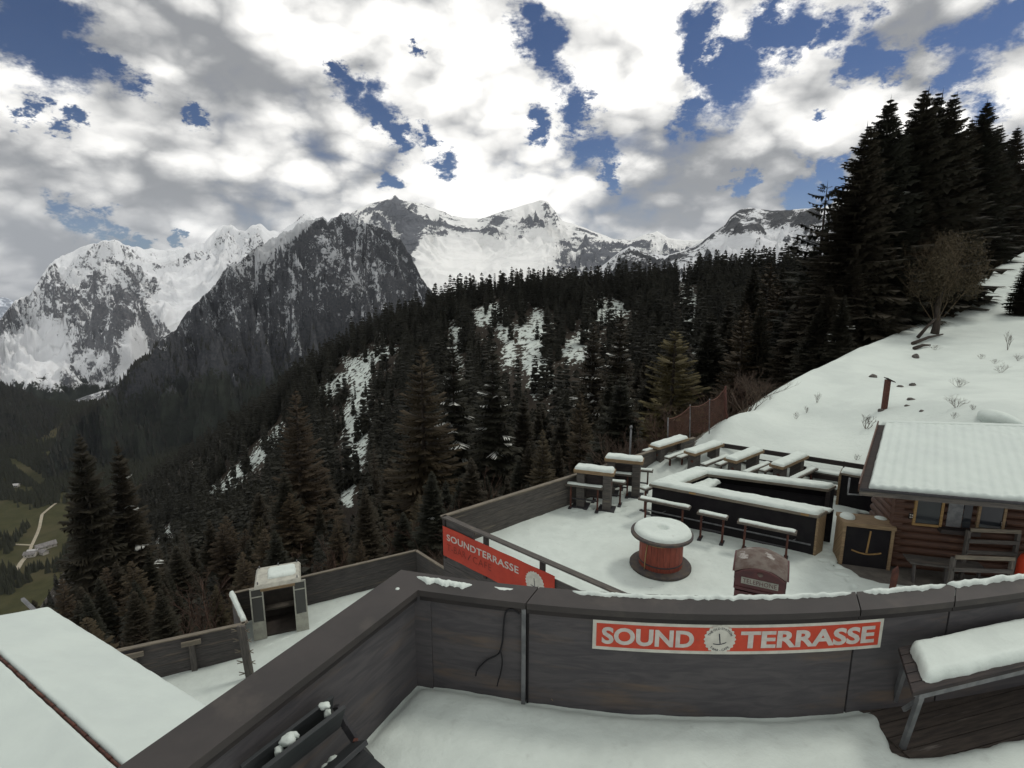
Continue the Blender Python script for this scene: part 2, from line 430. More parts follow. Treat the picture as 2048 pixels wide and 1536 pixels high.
def soft(u, v, poly, w):
    """1 inside the outline, 0 outside, soft over w"""
    d = polydist(u, v, poly); return np.clip(.5 + np.where(poly_in(u, v, poly), d, -d) / w, 0, 1)
def projn(x, y, z):
    z = z - CH; dep = y * math.cos(PITCH) - z * math.sin(PITCH); up = y * math.sin(PITCH) + z * math.cos(PITCH)
    return 1024 + F * x / dep, 768 - F * up / dep
# ------------------------------------------------------------------ terrain
def mtn_mat(name, rock1, rock2, snowc=(.80, .82, .84), nscale=.02, forest=(.016, .019, .014), st=(1., 1., .8), sk=1.5, bump=14.):
    m = bpy.data.materials.new(name); m.use_nodes = True
    T = NT(m.node_tree); bs = m.node_tree.nodes['Principled BSDF']; bs.inputs['Roughness'].default_value = .9; bs.inputs['Specular IOR Level'].default_value = .1
    pos = T.new('ShaderNodeNewGeometry').outputs['Position']
    def at(n):
        a = T.new('ShaderNodeAttribute'); a.attribute_name = n; return a.outputs['Fac']
    n = T.noise(pos, nscale, 7, .65); nf = T.noise(pos, nscale * 4.5, 5, .65); nm = T.noise(T.vm('MULTIPLY', pos, st), nscale * 1.1, 8, .72, .8)
    rock = T.mix(T.mr(nf, .3, .7), rock1, rock2)
    rock = T.mix(T.mr(nm, .50, .68), rock, tuple(c * .42 for c in rock1))
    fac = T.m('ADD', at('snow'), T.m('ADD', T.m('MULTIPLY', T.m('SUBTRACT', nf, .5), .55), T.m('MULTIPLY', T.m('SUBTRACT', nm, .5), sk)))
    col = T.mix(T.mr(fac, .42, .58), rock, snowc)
    ff = T.m('ADD', at('forest'), T.m('MULTIPLY', T.m('SUBTRACT', nf, .5), 1.))
    fo = T.mix(T.mr(n, .35, .65), forest, tuple(c * 1.9 for c in forest))
    col = T.mix(T.mr(ff, .45, .6), col, fo)
    T.l.new(col, bs.inputs['Base Color'])
    bn = T.new('ShaderNodeBump'); bn.inputs['Strength'].default_value = .8; bn.inputs['Distance'].default_value = bump; T.put(bn.inputs['Height'], nm); T.l.new(bn.outputs[0], bs.inputs['Normal'])
    MAT[name] = m
mtn_mat('rock_left', (.10, .106, .118), (.17, .172, .18), nscale=.016, bump=18.)  # mountain rocks tinted slightly blue, distance haze put into the colours
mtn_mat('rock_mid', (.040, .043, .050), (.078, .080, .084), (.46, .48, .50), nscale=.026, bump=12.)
mtn_mat('rock_back', (.12, .13, .150), (.17, .178, .195), (.86, .87, .86), nscale=.012, st=(.6, .6, 2.2), sk=1.7, bump=16.)
mtn_mat('rock_right', (.055, .06, .068), (.10, .102, .105), (.70, .72, .74), nscale=.022, st=(.8, .8, 1.8), bump=10.)
mtn_mat('valley_wood', (.020, .025, .022), (.035, .038, .03))

def mountain(name, label, sky, rc, rb, zb, nc, nr, matn, amp, flute, seed, snowf, forestf=None, jag=3., prof=1.15, back=.35, wl=700., group=None, skew=.45, skb=0., flat=()):
    su = np.array([p[0] for p in sky], float); sv = np.array([p[1] for p in sky], float)
    u = np.linspace(su[0], su[-1], nc)
    v = np.interp(u, su, sv) + jag * fbm(u / 26., u * 0 + seed, 5, seed, .6)
    x = (u - 1024) / F; y = (768 - v) / F
    dx, dy, dz = x, math.cos(PITCH) + y * math.sin(PITCH), -math.sin(PITCH) + y * math.cos(PITCH)
    hl = np.hypot(dx, dy); hx, hy, te = dx / hl, dy / hl, dz / hl
    RC = np.interp(u, su, rc) if np.ndim(rc) else np.full(nc, float(rc))
    RC = RC * (1 + .05 * fbm(u / 120., u * 0 + 7, 3, seed + 5))
    ZC = CH + RC * te
    nb = max(6, int(nr * .12))
    t = np.concatenate([np.linspace(0, 1, nr) ** .9, 1 + np.linspace(0, back, nb + 1)[1:]])
    tt = t[:, None]
    R = rb + (RC[None] - rb) * tt
    Zb = np.asarray(zb if np.ndim(zb) == 0 else np.interp(u, su, zb)) * np.ones(nc)
    front = Zb[None] + (ZC[None] - Zb[None]) * np.clip(tt, 0, 1) ** prof
    Z = np.where(tt <= 1, front, ZC[None] - (tt - 1) * (ZC[None] - Zb[None]) * 1.2)
    X = R * hx[None]; Y = R * hy[None]
    env = np.clip((1 - tt) * 5, 0, 1) ** .7 * np.clip(tt * 6, 0, 1)
    env = np.where(tt > 1, np.clip((tt - 1) * 5, 0, 1), env)
    az = np.arctan2(hx, hy)[None] * np.mean(RC) + 0 * tt
    al = R + 0 * az
    wx = az + 120 * fbm(az / 500, al / 500, 3, seed + 3); wy = al + 120 * fbm(az / 500 + 9, al / 500, 3, seed + 4)
    sk_ = skew * np.tanh(3 * fbm(az / 1500 + seed, al / 1500, 2, seed + 8) + skb)
    wx = wx + sk_ * (wy - rb)
    d1 = ridged(wx / wl, wy / (wl * 1.1), 7, seed, .58) - .45
    d2 = ridged(wx / (wl * .36), wy / (wl * .62), 6, seed + 9, .6) - .45
    d3 = fbm(wx / 90, wy / 90, 5, seed + 21, .6)
    if flat:
        U0, V0 = projn(X, Y, np.where(Y > 1, Z, Z)); fl = 0
        for pl in flat: fl = np.maximum(fl, soft(U0, V0, pl, 70))
        env = env * (1 - .85 * fl)
    Z = Z + env * (amp * d1 + flute * d2 + .24 * amp * d3)
    lim = CH + R * te[None] - (1 - np.clip(tt, 0, 1)) * 40
    Z = np.minimum(Z, np.where(tt < 1, lim, CH + R * te[None] - (tt - 1) * 400))
    # slope from the grid
    gz_r = np.gradient(Z, axis=0) / np.maximum(np.gradient(R, axis=0), 1.)
    gz_a = np.gradient(Z, axis=1) / np.maximum(np.abs(np.gradient(az, axis=1)), 1.)
    slope = np.hypot(gz_r, gz_a)
    U, V = projn(X, Y, Z)
    nz = fbm(wx / 160, wy / 160, 5, seed + 31, .6)
    s = snowf(U, V, slope, nz, d1, d2, np.clip(tt, 0, 1))
    fo = forestf(U, V, nz) if forestf else np.zeros_like(Z)
    me = npmesh(name, np.stack([X.ravel(), Y.ravel(), Z.ravel()], 1), gridquads(len(t), nc), matn, {'snow': np.broadcast_to(s, Z.shape), 'forest': np.broadcast_to(fo, Z.shape)})
    o = link(name, me); tag(o, label, None, group, 'structure')
    return o

SKY_L1 = [(-420, 640), (-300, 600), (-200, 650), (-90, 640), (0, 640), (30, 600), (60, 588), (100, 527), (135, 506), (170, 492), (212, 480), (238, 482), (268, 496), (310, 498), (350, 501), (385, 492), (412, 482), (432, 462), (446, 449), (462, 447), (478, 462), (492, 462), (505, 449), (522, 448), (540, 462), (560, 462), (590, 445), (608, 427), (620, 428), (640, 440), (700, 470), (760, 520), (900, 600)]
SF1 = [(318, 545), (400, 535), (452, 510), (440, 560), (380, 640), (345, 660), (300, 600), (330, 590)]
CH1 = [(-40, 800), (0, 690), (90, 640), (130, 640), (60, 740), (20, 800), (90, 790), (150, 660), (125, 690), (70, 800)]
CH2 = [(235, 760), (250, 660), (285, 650), (300, 740), (262, 770)]
CH3 = [(20, 800), (60, 700), (100, 680), (130, 700), (125, 780), (60, 805)]
def snow1(U, V, sl, nz, d1, d2, t):
    s = .76 - .16 * np.clip(sl - .7, -.4, 1.3) + .34 * nz + .16 * np.clip((560 - V) / 120, -1.2, 1)
    s = s + .9 * soft(U, V, SF1, 16) + .5 * soft(U, V, CH3, 30) + .45 * soft(U, V, CH2, 20) + .45 * soft(U, V, CH1, 16)
    return s - .20 * np.clip(d1 * 2.2, -.5, 1)
def forest1(U, V, nz):
    return np.clip((V - 735 - 40 * nz - np.clip(60 - U, 0, 200) * .6) / 60, 0, 1)
mountain('snowy_mountain', 'jagged snow streaked mountain at the far left of the range', SKY_L1, 5600, 2700, -620, 420, 280, 'rock_left', 420, 170, 3, snow1, forest1, 7., 1.25, wl=620., flat=(SF1, CH3))

SKY_L3 = [(560, 520), (640, 460), (690, 436), (708, 422), (735, 409), (760, 402), (783, 397), (790, 390), (798, 399), (840, 406), (880, 420), (905, 432), (930, 436), (962, 437), (985, 429), (1040, 412), (1066, 405), (1080, 400), (1095, 403), (1108, 420), (1125, 441), (1160, 452), (1200, 468), (1225, 477), (1262, 480), (1290, 470), (1315, 462), (1338, 476), (1370, 481), (1410, 478), (1450, 470), (1520, 450), (1620, 430), (1680, 398), (1725, 372), (1800, 360), (1900, 380), (2050, 420)]
BOWL = [(835, 500), (905, 470), (960, 475), (1010, 490), (1060, 480), (1110, 495), (1105, 540), (1060, 580), (900, 590), (830, 560)]
UP = [(1060, 468), (1110, 450), (1140, 470), (1100, 485)]
TOPS = [(1000, 430), (1075, 402), (1078, 415), (1040, 430)]
DARK3 = [(735, 400), (800, 398), (840, 450), (830, 520), (815, 560), (790, 520), (800, 450)]
def snow3(U, V, sl, nz, d1, d2, t):
    s = .70 - .20 * np.clip(sl - .7, -.3, 1.3) + .40 * nz
    s = s + .8 * soft(U, V, BOWL, 34) + .6 * soft(U, V, UP, 16) + .6 * soft(U, V, TOPS, 8) - .42 * soft(U, V, DARK3, 22)
    return s - .34 * np.clip(d1 * 2.2, -.5, 1) + .8 * np.clip((U - 1650) / 60, 0, 1) + .5 * soft(U, V, [(1330, 470), (1420, 472), (1400, 492), (1350, 492)], 8)
mountain('cirque_mountain', 'bright snowy cirque with a pointed summit behind the wooded ridge', SKY_L3, 6200, 3500, -260, 520, 260, 'rock_back', 300, 110, 11, snow3, None, 2.2, 1.5, wl=640., flat=(BOWL,))

SKY_L2 = [(92, 915), (125, 862), (200, 800), (262, 742), (300, 704), (350, 655), (400, 600), (448, 545), (478, 520), (520, 492), (560, 470), (600, 446), (630, 436), (655, 440), (672, 434), (688, 428), (704, 426), (716, 440), (760, 452), (800, 480), (822, 512), (842, 552), (870, 592), (930, 634), (1000, 680), (1100, 760)]
RC_L2 = [float(np.interp(p[0], [92, 150, 250, 350, 450, 600], [1750, 1900, 2250, 2700, 3100, 3300])) for p in SKY_L2]
RAMP = [(500, 505), (612, 440), (632, 436), (600, 462), (552, 490), (520, 520)]
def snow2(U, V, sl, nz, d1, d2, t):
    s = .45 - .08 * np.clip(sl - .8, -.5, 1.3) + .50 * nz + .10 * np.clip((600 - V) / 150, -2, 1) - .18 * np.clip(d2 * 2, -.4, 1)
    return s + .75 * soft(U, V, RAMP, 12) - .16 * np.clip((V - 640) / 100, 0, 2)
def forest2(U, V, nz):
    return np.clip((V - 690 - 70 * nz - .12 * (600 - U)) / 90, 0, 1)
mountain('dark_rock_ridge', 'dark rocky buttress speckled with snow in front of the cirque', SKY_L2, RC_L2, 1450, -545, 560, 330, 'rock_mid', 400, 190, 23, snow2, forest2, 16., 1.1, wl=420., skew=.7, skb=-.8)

SKY_L4 = [(1060, 640), (1130, 585), (1180, 550), (1225, 515), (1245, 500), (1262, 492), (1290, 505), (1330, 512), (1370, 500), (1405, 482), (1432, 462), (1450, 450), (1462, 432), (1478, 420), (1500, 415), (1530, 420), (1560, 421), (1600, 418), (1640, 415), (1665, 418), (1700, 424), (1760, 440), (1900, 470), (2100, 500), (2300, 520)]
SF4 = [(1440, 478), (1520, 470), (1600, 490), (1650, 520), (1620, 560), (1460, 560), (1425, 520)]
def snow4(U, V, sl, nz, d1, d2, t):
    s = .64 - .16 * np.clip(sl - .7, -.4, 1.3) + .42 * nz - .30 * np.clip(d1 * 2, -.5, 1)
    return s + .36 * soft(U, V, SF4, 40) - .30 * soft(U, V, [(1440, 470), (1470, 418), (1640, 412), (1650, 440), (1560, 455), (1480, 466)], 16)
mountain('right_rock_ridge', 'flat topped dark rock ridge with snowfields beside the tall spruces', SKY_L4, 3000, 1300, -140, 420, 220, 'rock_right', 150, 70, 37, snow4, None, 2.4, 1.2, wl=360.)

SKY_LF = [(-700, 520), (-400, 548), (-250, 560), (-120, 575), (-30, 590), (20, 598), (60, 612), (120, 640), (200, 680)]
mtn_mat('rock_far', (.22, .25, .30), (.28, .31, .36), (.62, .67, .74), nscale=.008)  # pale bluish rock and snow, far haze painted into both colours
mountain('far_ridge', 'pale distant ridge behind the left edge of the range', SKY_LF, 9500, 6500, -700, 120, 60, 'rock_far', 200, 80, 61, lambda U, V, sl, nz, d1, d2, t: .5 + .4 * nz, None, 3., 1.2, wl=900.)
SKY_L0 = [(-500, 640), (-250, 700), (-100, 742), (0, 766), (60, 789), (120, 826), (160, 850), (230, 880), (300, 940)]
mountain('wooded_hill', 'dark wooded hillside closing the valley under the snowy mountain', SKY_L0, 2600, 2050, -520, 170, 100, 'valley_wood', 60, 25, 41, lambda U, V, sl, nz, d1, d2, t: 0 * U, lambda U, V, nz: 1 + 0 * U, 2.5, 1.3, wl=160.)
SKY_L01 = [(60, 900), (120, 812), (150, 800), (205, 781), (240, 776), (300, 790), (360, 830)]
mountain('valley_field', 'patchy grassy bank beyond the wooded hill', SKY_L01, 3100, 2600, -490, 90, 40, 'rock_left', 20, 10, 43, lambda U, V, sl, nz, d1, d2, t: .42 + .35 * nz, lambda U, V, nz: .38 + .4 * nz, 1., 1., wl=160.)

# valley floor: meadows with wooded patches
def valley_mat():
    m = bpy.data.materials.new('valley_floor'); m.use_nodes = True
    T = NT(m.node_tree); bs = m.node_tree.nodes['Principled BSDF']; bs.inputs['Roughness'].default_value = .95; bs.inputs['Specular IOR Level'].default_value = .05
    pos = T.new('ShaderNodeNewGeometry').outputs['Position']
    n = T.noise(pos, .006, 5, .55); nf = T.noise(pos, .05, 5, .6)
    g = T.mix(T.mr(nf, .3, .7), (.038, .040, .018), (.054, .052, .025))
    g = T.mix(T.mr(n, .45, .62), g, (.066, .060, .032))
    T.l.new(g, bs.inputs['Base Color']); MAT['valley_floor'] = m
valley_mat()
def valley_z(x, y):
    return -500 + (y - 1100) * .012 + 14 * fbm(np.asarray(x) / 420., np.asarray(y) / 420., 3, 77)
nx = 110; xs = np.linspace(-2600, 700, nx); ys = np.linspace(500, 2150, 100)
XX, YY = np.meshgrid(xs, ys)
me = npmesh('valley_ground', np.stack([XX.ravel(), YY.ravel(), valley_z(XX, YY).ravel()], 1), gridquads(100, nx), 'valley_floor')
tag(link('valley_ground', me), 'green valley meadows far below the terrace', None, None, 'structure')

# thin-plate spline through control points
class TPS:
    def __init__(s, pts, reg=0.):
        P = np.array(pts, float); s.P = P; n = len(P)
        d = np.hypot(P[:, None, 0] - P[None, :, 0], P[:, None, 1] - P[None, :, 1])
        K = np.where(d > 0, d * d * np.log(d + 1e-12), 0) + reg * np.eye(n)
        A = np.zeros((n + 3, n + 3)); A[:n, :n] = K; A[:n, n] = 1; A[:n, n + 1:] = P[:, :2]; A[n, :n] = 1; A[n + 1:, :n] = P[:, :2].T
        s.w = np.linalg.solve(A, np.concatenate([P[:, 2], np.zeros(3)]))
    def __call__(s, x, y):
        x = np.asarray(x, float); y = np.asarray(y, float); n = len(s.P)
        r = s.w[n] + s.w[n + 1] * x + s.w[n + 2] * y
        for i in range(n):
            d = np.hypot(x - s.P[i, 0], y - s.P[i, 1]); r = r + s.w[i] * np.where(d > 0, d * d * np.log(d + 1e-12), 0)
        return r
# the wooded slope below and across the gully
GP = []
for (x, y, z) in [(-2, 8, -7), (-8, 16, -8), (2, 16, -6), (8, 22, -4), (16, 20, -3), (30, 20, -2), (45, 45, -2), (-14, 26, -14), (-30, 30, -24), (0, 32, -11), (12, 40, -12), (26, 55, -8), (46, 70, 0), (70, 85, 6),
                  (100, 60, 12), (100, 120, 10), (-60, 60, -52), (-20, 60, -30), (20, 75, -22), (55, 100, -8), (0, 110, -41), (-60, 115, -62), (50, 130, -26), (-130, 130, -105), (110, 170, -4), (-230, 200, -170),
                  (0, 190, -33), (60, 200, -20), (-60, 200, -58), (130, 230, -8), (-140, 240, -105), (-30, 5, -26), (-60, 0, -45), (-120, 50, -95), (-300, 320, -240), (-420, 480, -330), (-560, 650, -440), (-300, 100, -230), (-500, 250, -400)]:
    GP.append((x, y, z))
RIDGE = [(150, 1130, 430), (300, 985, 390), (420, 895, 370), (500, 838, 360), (600, 765, 345), (680, 706, 335), (760, 662, 330), (840, 628, 330), (900, 606, 330), (980, 592, 335), (1100, 584, 340), (1230, 580, 345), (1330, 572, 350), (1450, 560, 350), (1600, 548, 340), (1800, 530, 320)]
for (u, v, y) in RIDGE:
    p = ony(u, v, y); GP.append(tuple(p)); GP.append((p.x * 1.35, p.y * 1.4, p.z - 70))
GT = TPS(GP, 2.)
CREST = [(1340, 905, 19.4), (1420, 862, 20.2), (1460, 834, 21.2), (1580, 767, 27), (1720, 692, 35), (1850, 642, 44), (1930, 602, 52), (2000, 532, 68), (2060, 500, 84), (2140, 480, 110)]
CR = [tuple(ony(*c)) for c in CREST]
HP = list(CR)
for c in [(1500, 872, 20.5), (1600, 850, 22.5), (1700, 900, 19.0), (1760, 830, 21), (1900, 845, 18), (2040, 850, 16.5), (1850, 740, 30), (2000, 740, 28), (2040, 640, 42), (1950, 660, 41), (1620, 905, 18.8), (2150, 800, 20), (2200, 620, 45)]:
    HP.append(tuple(ony(*c)))
HP += [(12, 15, -.2), (8, 17.6, -.1), (18, 13.5, .3), (26, 15, 3.5), (11.2, 17.3, .25), (7.5, 20.3, .35)]
HT = TPS(HP, .3)
CRP = [(p[0], p[1]) for p in CR]
def hill(x, y):
    x = np.asarray(x, float); y = np.asarray(y, float)
    z = HT(x, y)
    d = polydist(x, y, CRP, False)
    # left/far side of the crest line: sign by nearest segment
    sgn = np.full(np.shape(x), -1.); best = np.full(np.shape(x), 1e9)
    for i in range(len(CRP) - 1):
        x1, y1 = CRP[i]; x2, y2 = CRP[i + 1]; dx, dy = x2 - x1, y2 - y1
        t = np.clip(((x - x1) * dx + (y - y1) * dy) / (dx * dx + dy * dy), 0, 1)
        dd = np.hypot(x - x1 - t * dx, y - y1 - t * dy); cr = dx * (y - y1) - dy * (x - x1)
        sgn = np.where(dd < best, np.sign(cr), sgn); best = np.minimum(best, dd)
    over = np.where(sgn > 0, d, 0.)
    z = z - np.where(over > 0, .75 * over + .05 * over ** 2, 0)
    return z + .10 * fbm(x / 3.5, y / 3.5, 4, 5) + .25 * fbm(x / 14, y / 14, 2, 6) * np.clip((y - 19) / 10, 0, 1), over
def ground(x, y):
    h, o = hill(x, y); g = GT(x, y) + 1.5 * fbm(np.asarray(x) / 25., np.asarray(y) / 25., 3, 8)
    ok = (np.asarray(x) > 3.5) & (np.asarray(y) > 14) & (np.asarray(y) < 125)
    return np.where(ok, np.maximum(h, g), g)

def ground_mat(name, scrub1, scrub2, nsc, amp=1.1):
    m = bpy.data.materials.new(name); m.use_nodes = True
    T = NT(m.node_tree); bs = m.node_tree.nodes['Principled BSDF']; bs.inputs['Roughness'].default_value = .85; bs.inputs['Specular IOR Level'].default_value = .2
    pos = T.new('ShaderNodeNewGeometry').outputs['Position']
    a = T.new('ShaderNodeAttribute'); a.attribute_name = 'snow'
    n = T.noise(pos, nsc, 7, .65); nf = T.noise(pos, nsc * 6, 5, .6); nl = T.noise(pos, .35, 5, .6)
    dirt = T.mix(T.mr(nf, .3, .7), scrub1, scrub2)
    sn = T.mix(T.mr(nl, .35, .7), (.57, .63, .59), (.485, .54, .51))  # same near-snow tones, cloud shade included in the colour
    fac = T.m('ADD', a.outputs['Fac'], T.m('MULTIPLY', T.m('SUBTRACT', n, .5), amp))
    T.l.new(T.mix(T.mr(fac, .46, .54), dirt, sn), bs.inputs['Base Color'])
    b = T.new('ShaderNodeBump'); b.inputs['Distance'].default_value = .03; T.put(b.inputs['Height'], T.noise(pos, 6., 6, .6)); T.l.new(b.outputs[0], bs.inputs['Normal'])
    MAT[name] = m
ground_mat('slope_ground', (.020, .016, .012), (.040, .031, .022), .45, 1.7)
ground_mat('hill_snow', (.05, .04, .03), (.09, .075, .05), 2.2)
# snowy clearings in the wood, outlined on the slope
CLEAR = [[(682, 715), (745, 712), (742, 800), (738, 880), (722, 960), (700, 1015), (680, 1010), (690, 930), (684, 850), (700, 790)],
         [(640, 775), (690, 735), (752, 690), (800, 690), (790, 715), (720, 740), (660, 800)], [(418, 990), (470, 935), (520, 885), (565, 842), (575, 862), (520, 935), (440, 1000)], [(300, 1095), (352, 1036), (375, 1035), (350, 1070), (312, 1098)],
         [(938, 622), (1012, 600), (1012, 650), (960, 655)], [(1036, 650), (1070, 615), (1090, 625), (1105, 700), (1108, 800), (1062, 790), (1040, 720)],
         [(1105, 625), (1125, 690), (1165, 655), (1185, 650), (1182, 725), (1130, 730)], [(1188, 593), (1258, 606), (1250, 650), (1200, 655)], [(1358, 560), (1388, 575), (1396, 650), (1404, 740), (1380, 690), (1366, 620)],
         [(900, 640), (925, 650), (930, 740), (905, 760)], [(995, 650), (1030, 650), (1030, 735), (1005, 735)], [(480, 770), (512, 755), (508, 800), (488, 800)], [(1180, 700), (1192, 700), (1192, 800), (1182, 800)]]
na, nrr = 330, 300
az = np.linspace(rad(-64), rad(60), na); rr = np.geomspace(7.5, 900, nrr)
A2, R2 = np.meshgrid(az, rr); GX, GY = R2 * np.sin(A2), R2 * np.cos(A2)
GZ = GT(GX, GY) + 1.5 * fbm(GX / 25., GY / 25., 3, 8) + .5 * fbm(GX / 5., GY / 5., 3, 9)
GZ = np.maximum(GZ, valley_z(GX, GY) - 4)
Ug, Vg = projn(GX, GY, GZ)
sn = np.clip(.02 + (R2 - 80) / 450., .0, .27)
Uw = Ug + 16 * fbm(Ug / 40, Vg / 40, 4, 91, .6); Vw = Vg + 14 * fbm(Ug / 40 + 7, Vg / 40, 4, 92, .6)
for c in CLEAR: sn = np.maximum(sn, .60 * np.clip(.5 + (np.where(poly_in(Uw, Vw, c), 1, -1) * polydist(Uw, Vw, c) + 4) / 26, 0, 1))
me = npmesh('wooded_slope', np.stack([GX.ravel(), GY.ravel(), GZ.ravel()], 1), gridquads(nrr, na), 'slope_ground', {'snow': sn})
tag(link('wooded_slope', me), 'steep wooded slope below the terraces with snowy clearings', None, None, 'structure')
hx_ = np.concatenate([np.linspace(4, 30, 150), np.linspace(30, 125, 120)[1:]]); hy_ = np.concatenate([np.linspace(11.5, 45, 180), np.linspace(45, 125, 90)[1:]])
HX, HY = np.meshgrid(hx_, hy_); HZ, OV = hill(HX, HY)
hs = np.clip(.86 - np.clip(OV - .4, 0, 3) * .5, 0, 1)
hs = hs - .16 * np.clip(fbm(HX / 6, HY / 6, 3, 12), 0, 1)
me = npmesh('snow_slope', np.stack([HX.ravel(), HY.ravel(), HZ.ravel()], 1), gridquads(*HX.shape), 'hill_snow', {'snow': hs})
tag(link('snow_slope', me), 'smooth snow covered hillside rising behind the lower terrace', None, None, 'structure')
# ------------------------------------------------------------------ trees
def tris_mesh(name, V, Tn, mats, mi=None):
    return npmesh(name, np.array(V, np.float32), np.array(Tn, np.int32), mats, smooth=False, mi=mi)
def spruce_crown(seed, h, R, levels, per, twigs, snow=0., gap=.0, droop=.35, mats=('needles', 'flake_snow'), z0=.05, wid=1., power=.8):
    rng = random.Random(seed); V = []; Tn = []; MI = []
    def tri(a, b, c, m=0):
        i = len(V); V.extend([a, b, c]); Tn.append((i, i + 1, i + 2)); MI.append(m)
    lean = rng.uniform(-.01, .01)
    for k in range(levels):
        f = (k + rng.random() * .7) / levels; z = h * (z0 + (1 - z0) * f ** .92)
        r = R * (1 - f) ** power * rng.uniform(.78, 1.15) + .012 * h * (1 - f * .6)
        if f < .12: r *= .6 + 3.3 * f
        n = max(4, int(per * (1 - f * .45)))
        off = rng.random() * 6.28
        for j in range(n):
            if rng.random() < gap: continue
            a = off + 6.283 * j / n + rng.uniform(-.3, .3); L = r * rng.uniform(.7, 1.15)
            dx, dy = math.cos(a), math.sin(a); px, py = -dy, dx
            dr = droop * (1.05 - f) + rng.uniform(-.05, .1)
            up = -.25 + .55 * f
            def P(s, side=0., dz=0.):
                return (dx * L * s + px * side + lean * z, dy * L * s + py * side, z + L * (up * s * .6 - dr * s * s + .18 * s ** 3) + dz)
            w = (.055 * L + .02) * wid
            m = 1 if rng.random() < snow and f > .1 else 0
            tri(P(0, -w), P(1.02), P(0, w))
            for q in range(twigs):
                s = .18 + .8 * (q + rng.random() * .5) / twigs
                tl = L * .42 * (1.12 - s) * rng.uniform(.7, 1.3) * wid + .03 * h * .2
                tw = (.045 * L + .03) * wid
                for sd in (-1, 1):
                    tri(P(s - .07, sd * .01), P(min(s + .32, 1.06), sd * tl, -tl * .22 - .02), P(s + .08, 0), 1 if (m and rng.random() < .55 and s > .3) else 0)
                # hanging twig
                if q % 2 == 0:
                    tri(P(s - .10, -tw * .8), P(s + .12, tw * .8), P(s + .06, rng.uniform(-tw, tw), -tl * .8))
    tri((-.05, 0, h * .95), (.05, 0, h * .95), (0, 0, h * 1.02)); tri((0, -.05, h * .95), (0, .05, h * .95), (0, 0, h * 1.02))
    return tris_mesh('crown', V, Tn, mats, MI)
def trunk_mesh(h, r, m='bark', bend=0.):
    b = MB(); b.tube([(0, 0, -.6), (bend * .3, 0, h * .3), (bend, 0, h * .65), (bend * .8, 0, h * .97)], [r * 1.25, r * .85, r * .5, r * .1], 7)
    o = b.build('trunk', m); me = o.data; bpy.data.objects.remove(o); return me
def bare_mesh(seed, h, spread, depth, m, up=.55, n0=5, thick=.02, name='crown'):
    """leafless branching twigs"""
    rng = random.Random(seed); V = []; Tn = []
    def seg(a, b, r1, r2):
        d = (b - a); L = d.length
        if L < 1e-5: return
        d /= L; s = d.cross(Vector((.3, .2, 1))).normalized(); t = d.cross(s)
        i = len(V)
        for (p, r) in ((a, r1), (b, r2)):
            for k in range(3):
                c = 2.094 * k; V.append(tuple(p + (s * math.cos(c) + t * math.sin(c)) * r))
        for k in range(3):
            k2 = (k + 1) % 3; Tn.append((i + k, i + k2, i + 3 + k2)); Tn.append((i + k, i + 3 + k2, i + 3 + k))
    def grow(p, d, L, r, lev):
        q = p + d * L * .55 + Vector((rng.uniform(-.06, .06), rng.uniform(-.06, .06), 0)) * L
        e = q + (d + Vector((rng.uniform(-.2, .2), rng.uniform(-.2, .2), .08))).normalized() * L * .5
        seg(p, q, r, r * .8); seg(q, e, r * .8, r * .55)
        if lev == 0: return
        for k in range(rng.choice((2, 3, 3))):
            nd = (d * .8 + Vector((rng.uniform(-1, 1), rng.uniform(-1, 1), rng.uniform(-.3, .9))) * .62).normalized()
            grow(q.lerp(e, rng.random()), nd, L * rng.uniform(.5, .78), r * .58, lev - 1)
    for k in range(n0):
        a = 6.283 * k / n0 + rng.uniform(-.4, .4); s = rng.uniform(.2, 1) * spread
        grow(Vector((math.cos(a) * .06 * h * s, math.sin(a) * .06 * h * s, 0)), Vector((math.cos(a) * s, math.sin(a) * s, rng.uniform(.7, 1.3))).normalized(), h * rng.uniform(.34, .5), thick * h, depth)
    return tris_mesh(name, V, Tn, m)

SPR = [spruce_crown(100 + i, 20., 3.3 + .35 * (i % 3), 66, 13, 10, snow=(0, .010, 0, .015, .0)[i], wid=1.1, droop=.22) for i in range(5)]
SPR_SNOW = [spruce_crown(150 + i, 20., 3.4, 52, 11, 9, snow=.15, wid=1.05) for i in range(2)]
SPR_MID = [spruce_crown(200 + i, 20., 2.9 + .4 * (i % 2), 30, 9, 3, snow=(.0, .012, 0)[i], wid=1.5) for i in range(3)]
SPR_THIN = spruce_crown(300, 20., 4.2, 40, 7, 7, gap=.2, droop=.15, wid=.75, power=.5)
LAR = [spruce_crown(400 + i, 20., 4.4, 54, 10, 11, gap=.08, droop=.1, mats=('larch_needles', 'flake_snow'), wid=.5, power=.65) for i in range(2)]
LARD = [spruce_crown(420 + i, 20., 3.7, 54, 10, 11, gap=.08, droop=.12, mats=('larch_dull', 'flake_snow'), wid=.52, power=.7) for i in range(2)]
TRK = trunk_mesh(20., .30)
BUSH = [bare_mesh(500 + i, 4., .8, 4, 'twig_red' if i % 2 else 'twig', n0=7, thick=.011, name='twigs') for i in range(4)]
BUSHB = [bare_mesh(560 + i, 4., .8, 3, 'twig', n0=6, thick=.014, name='twigs') for i in range(2)]

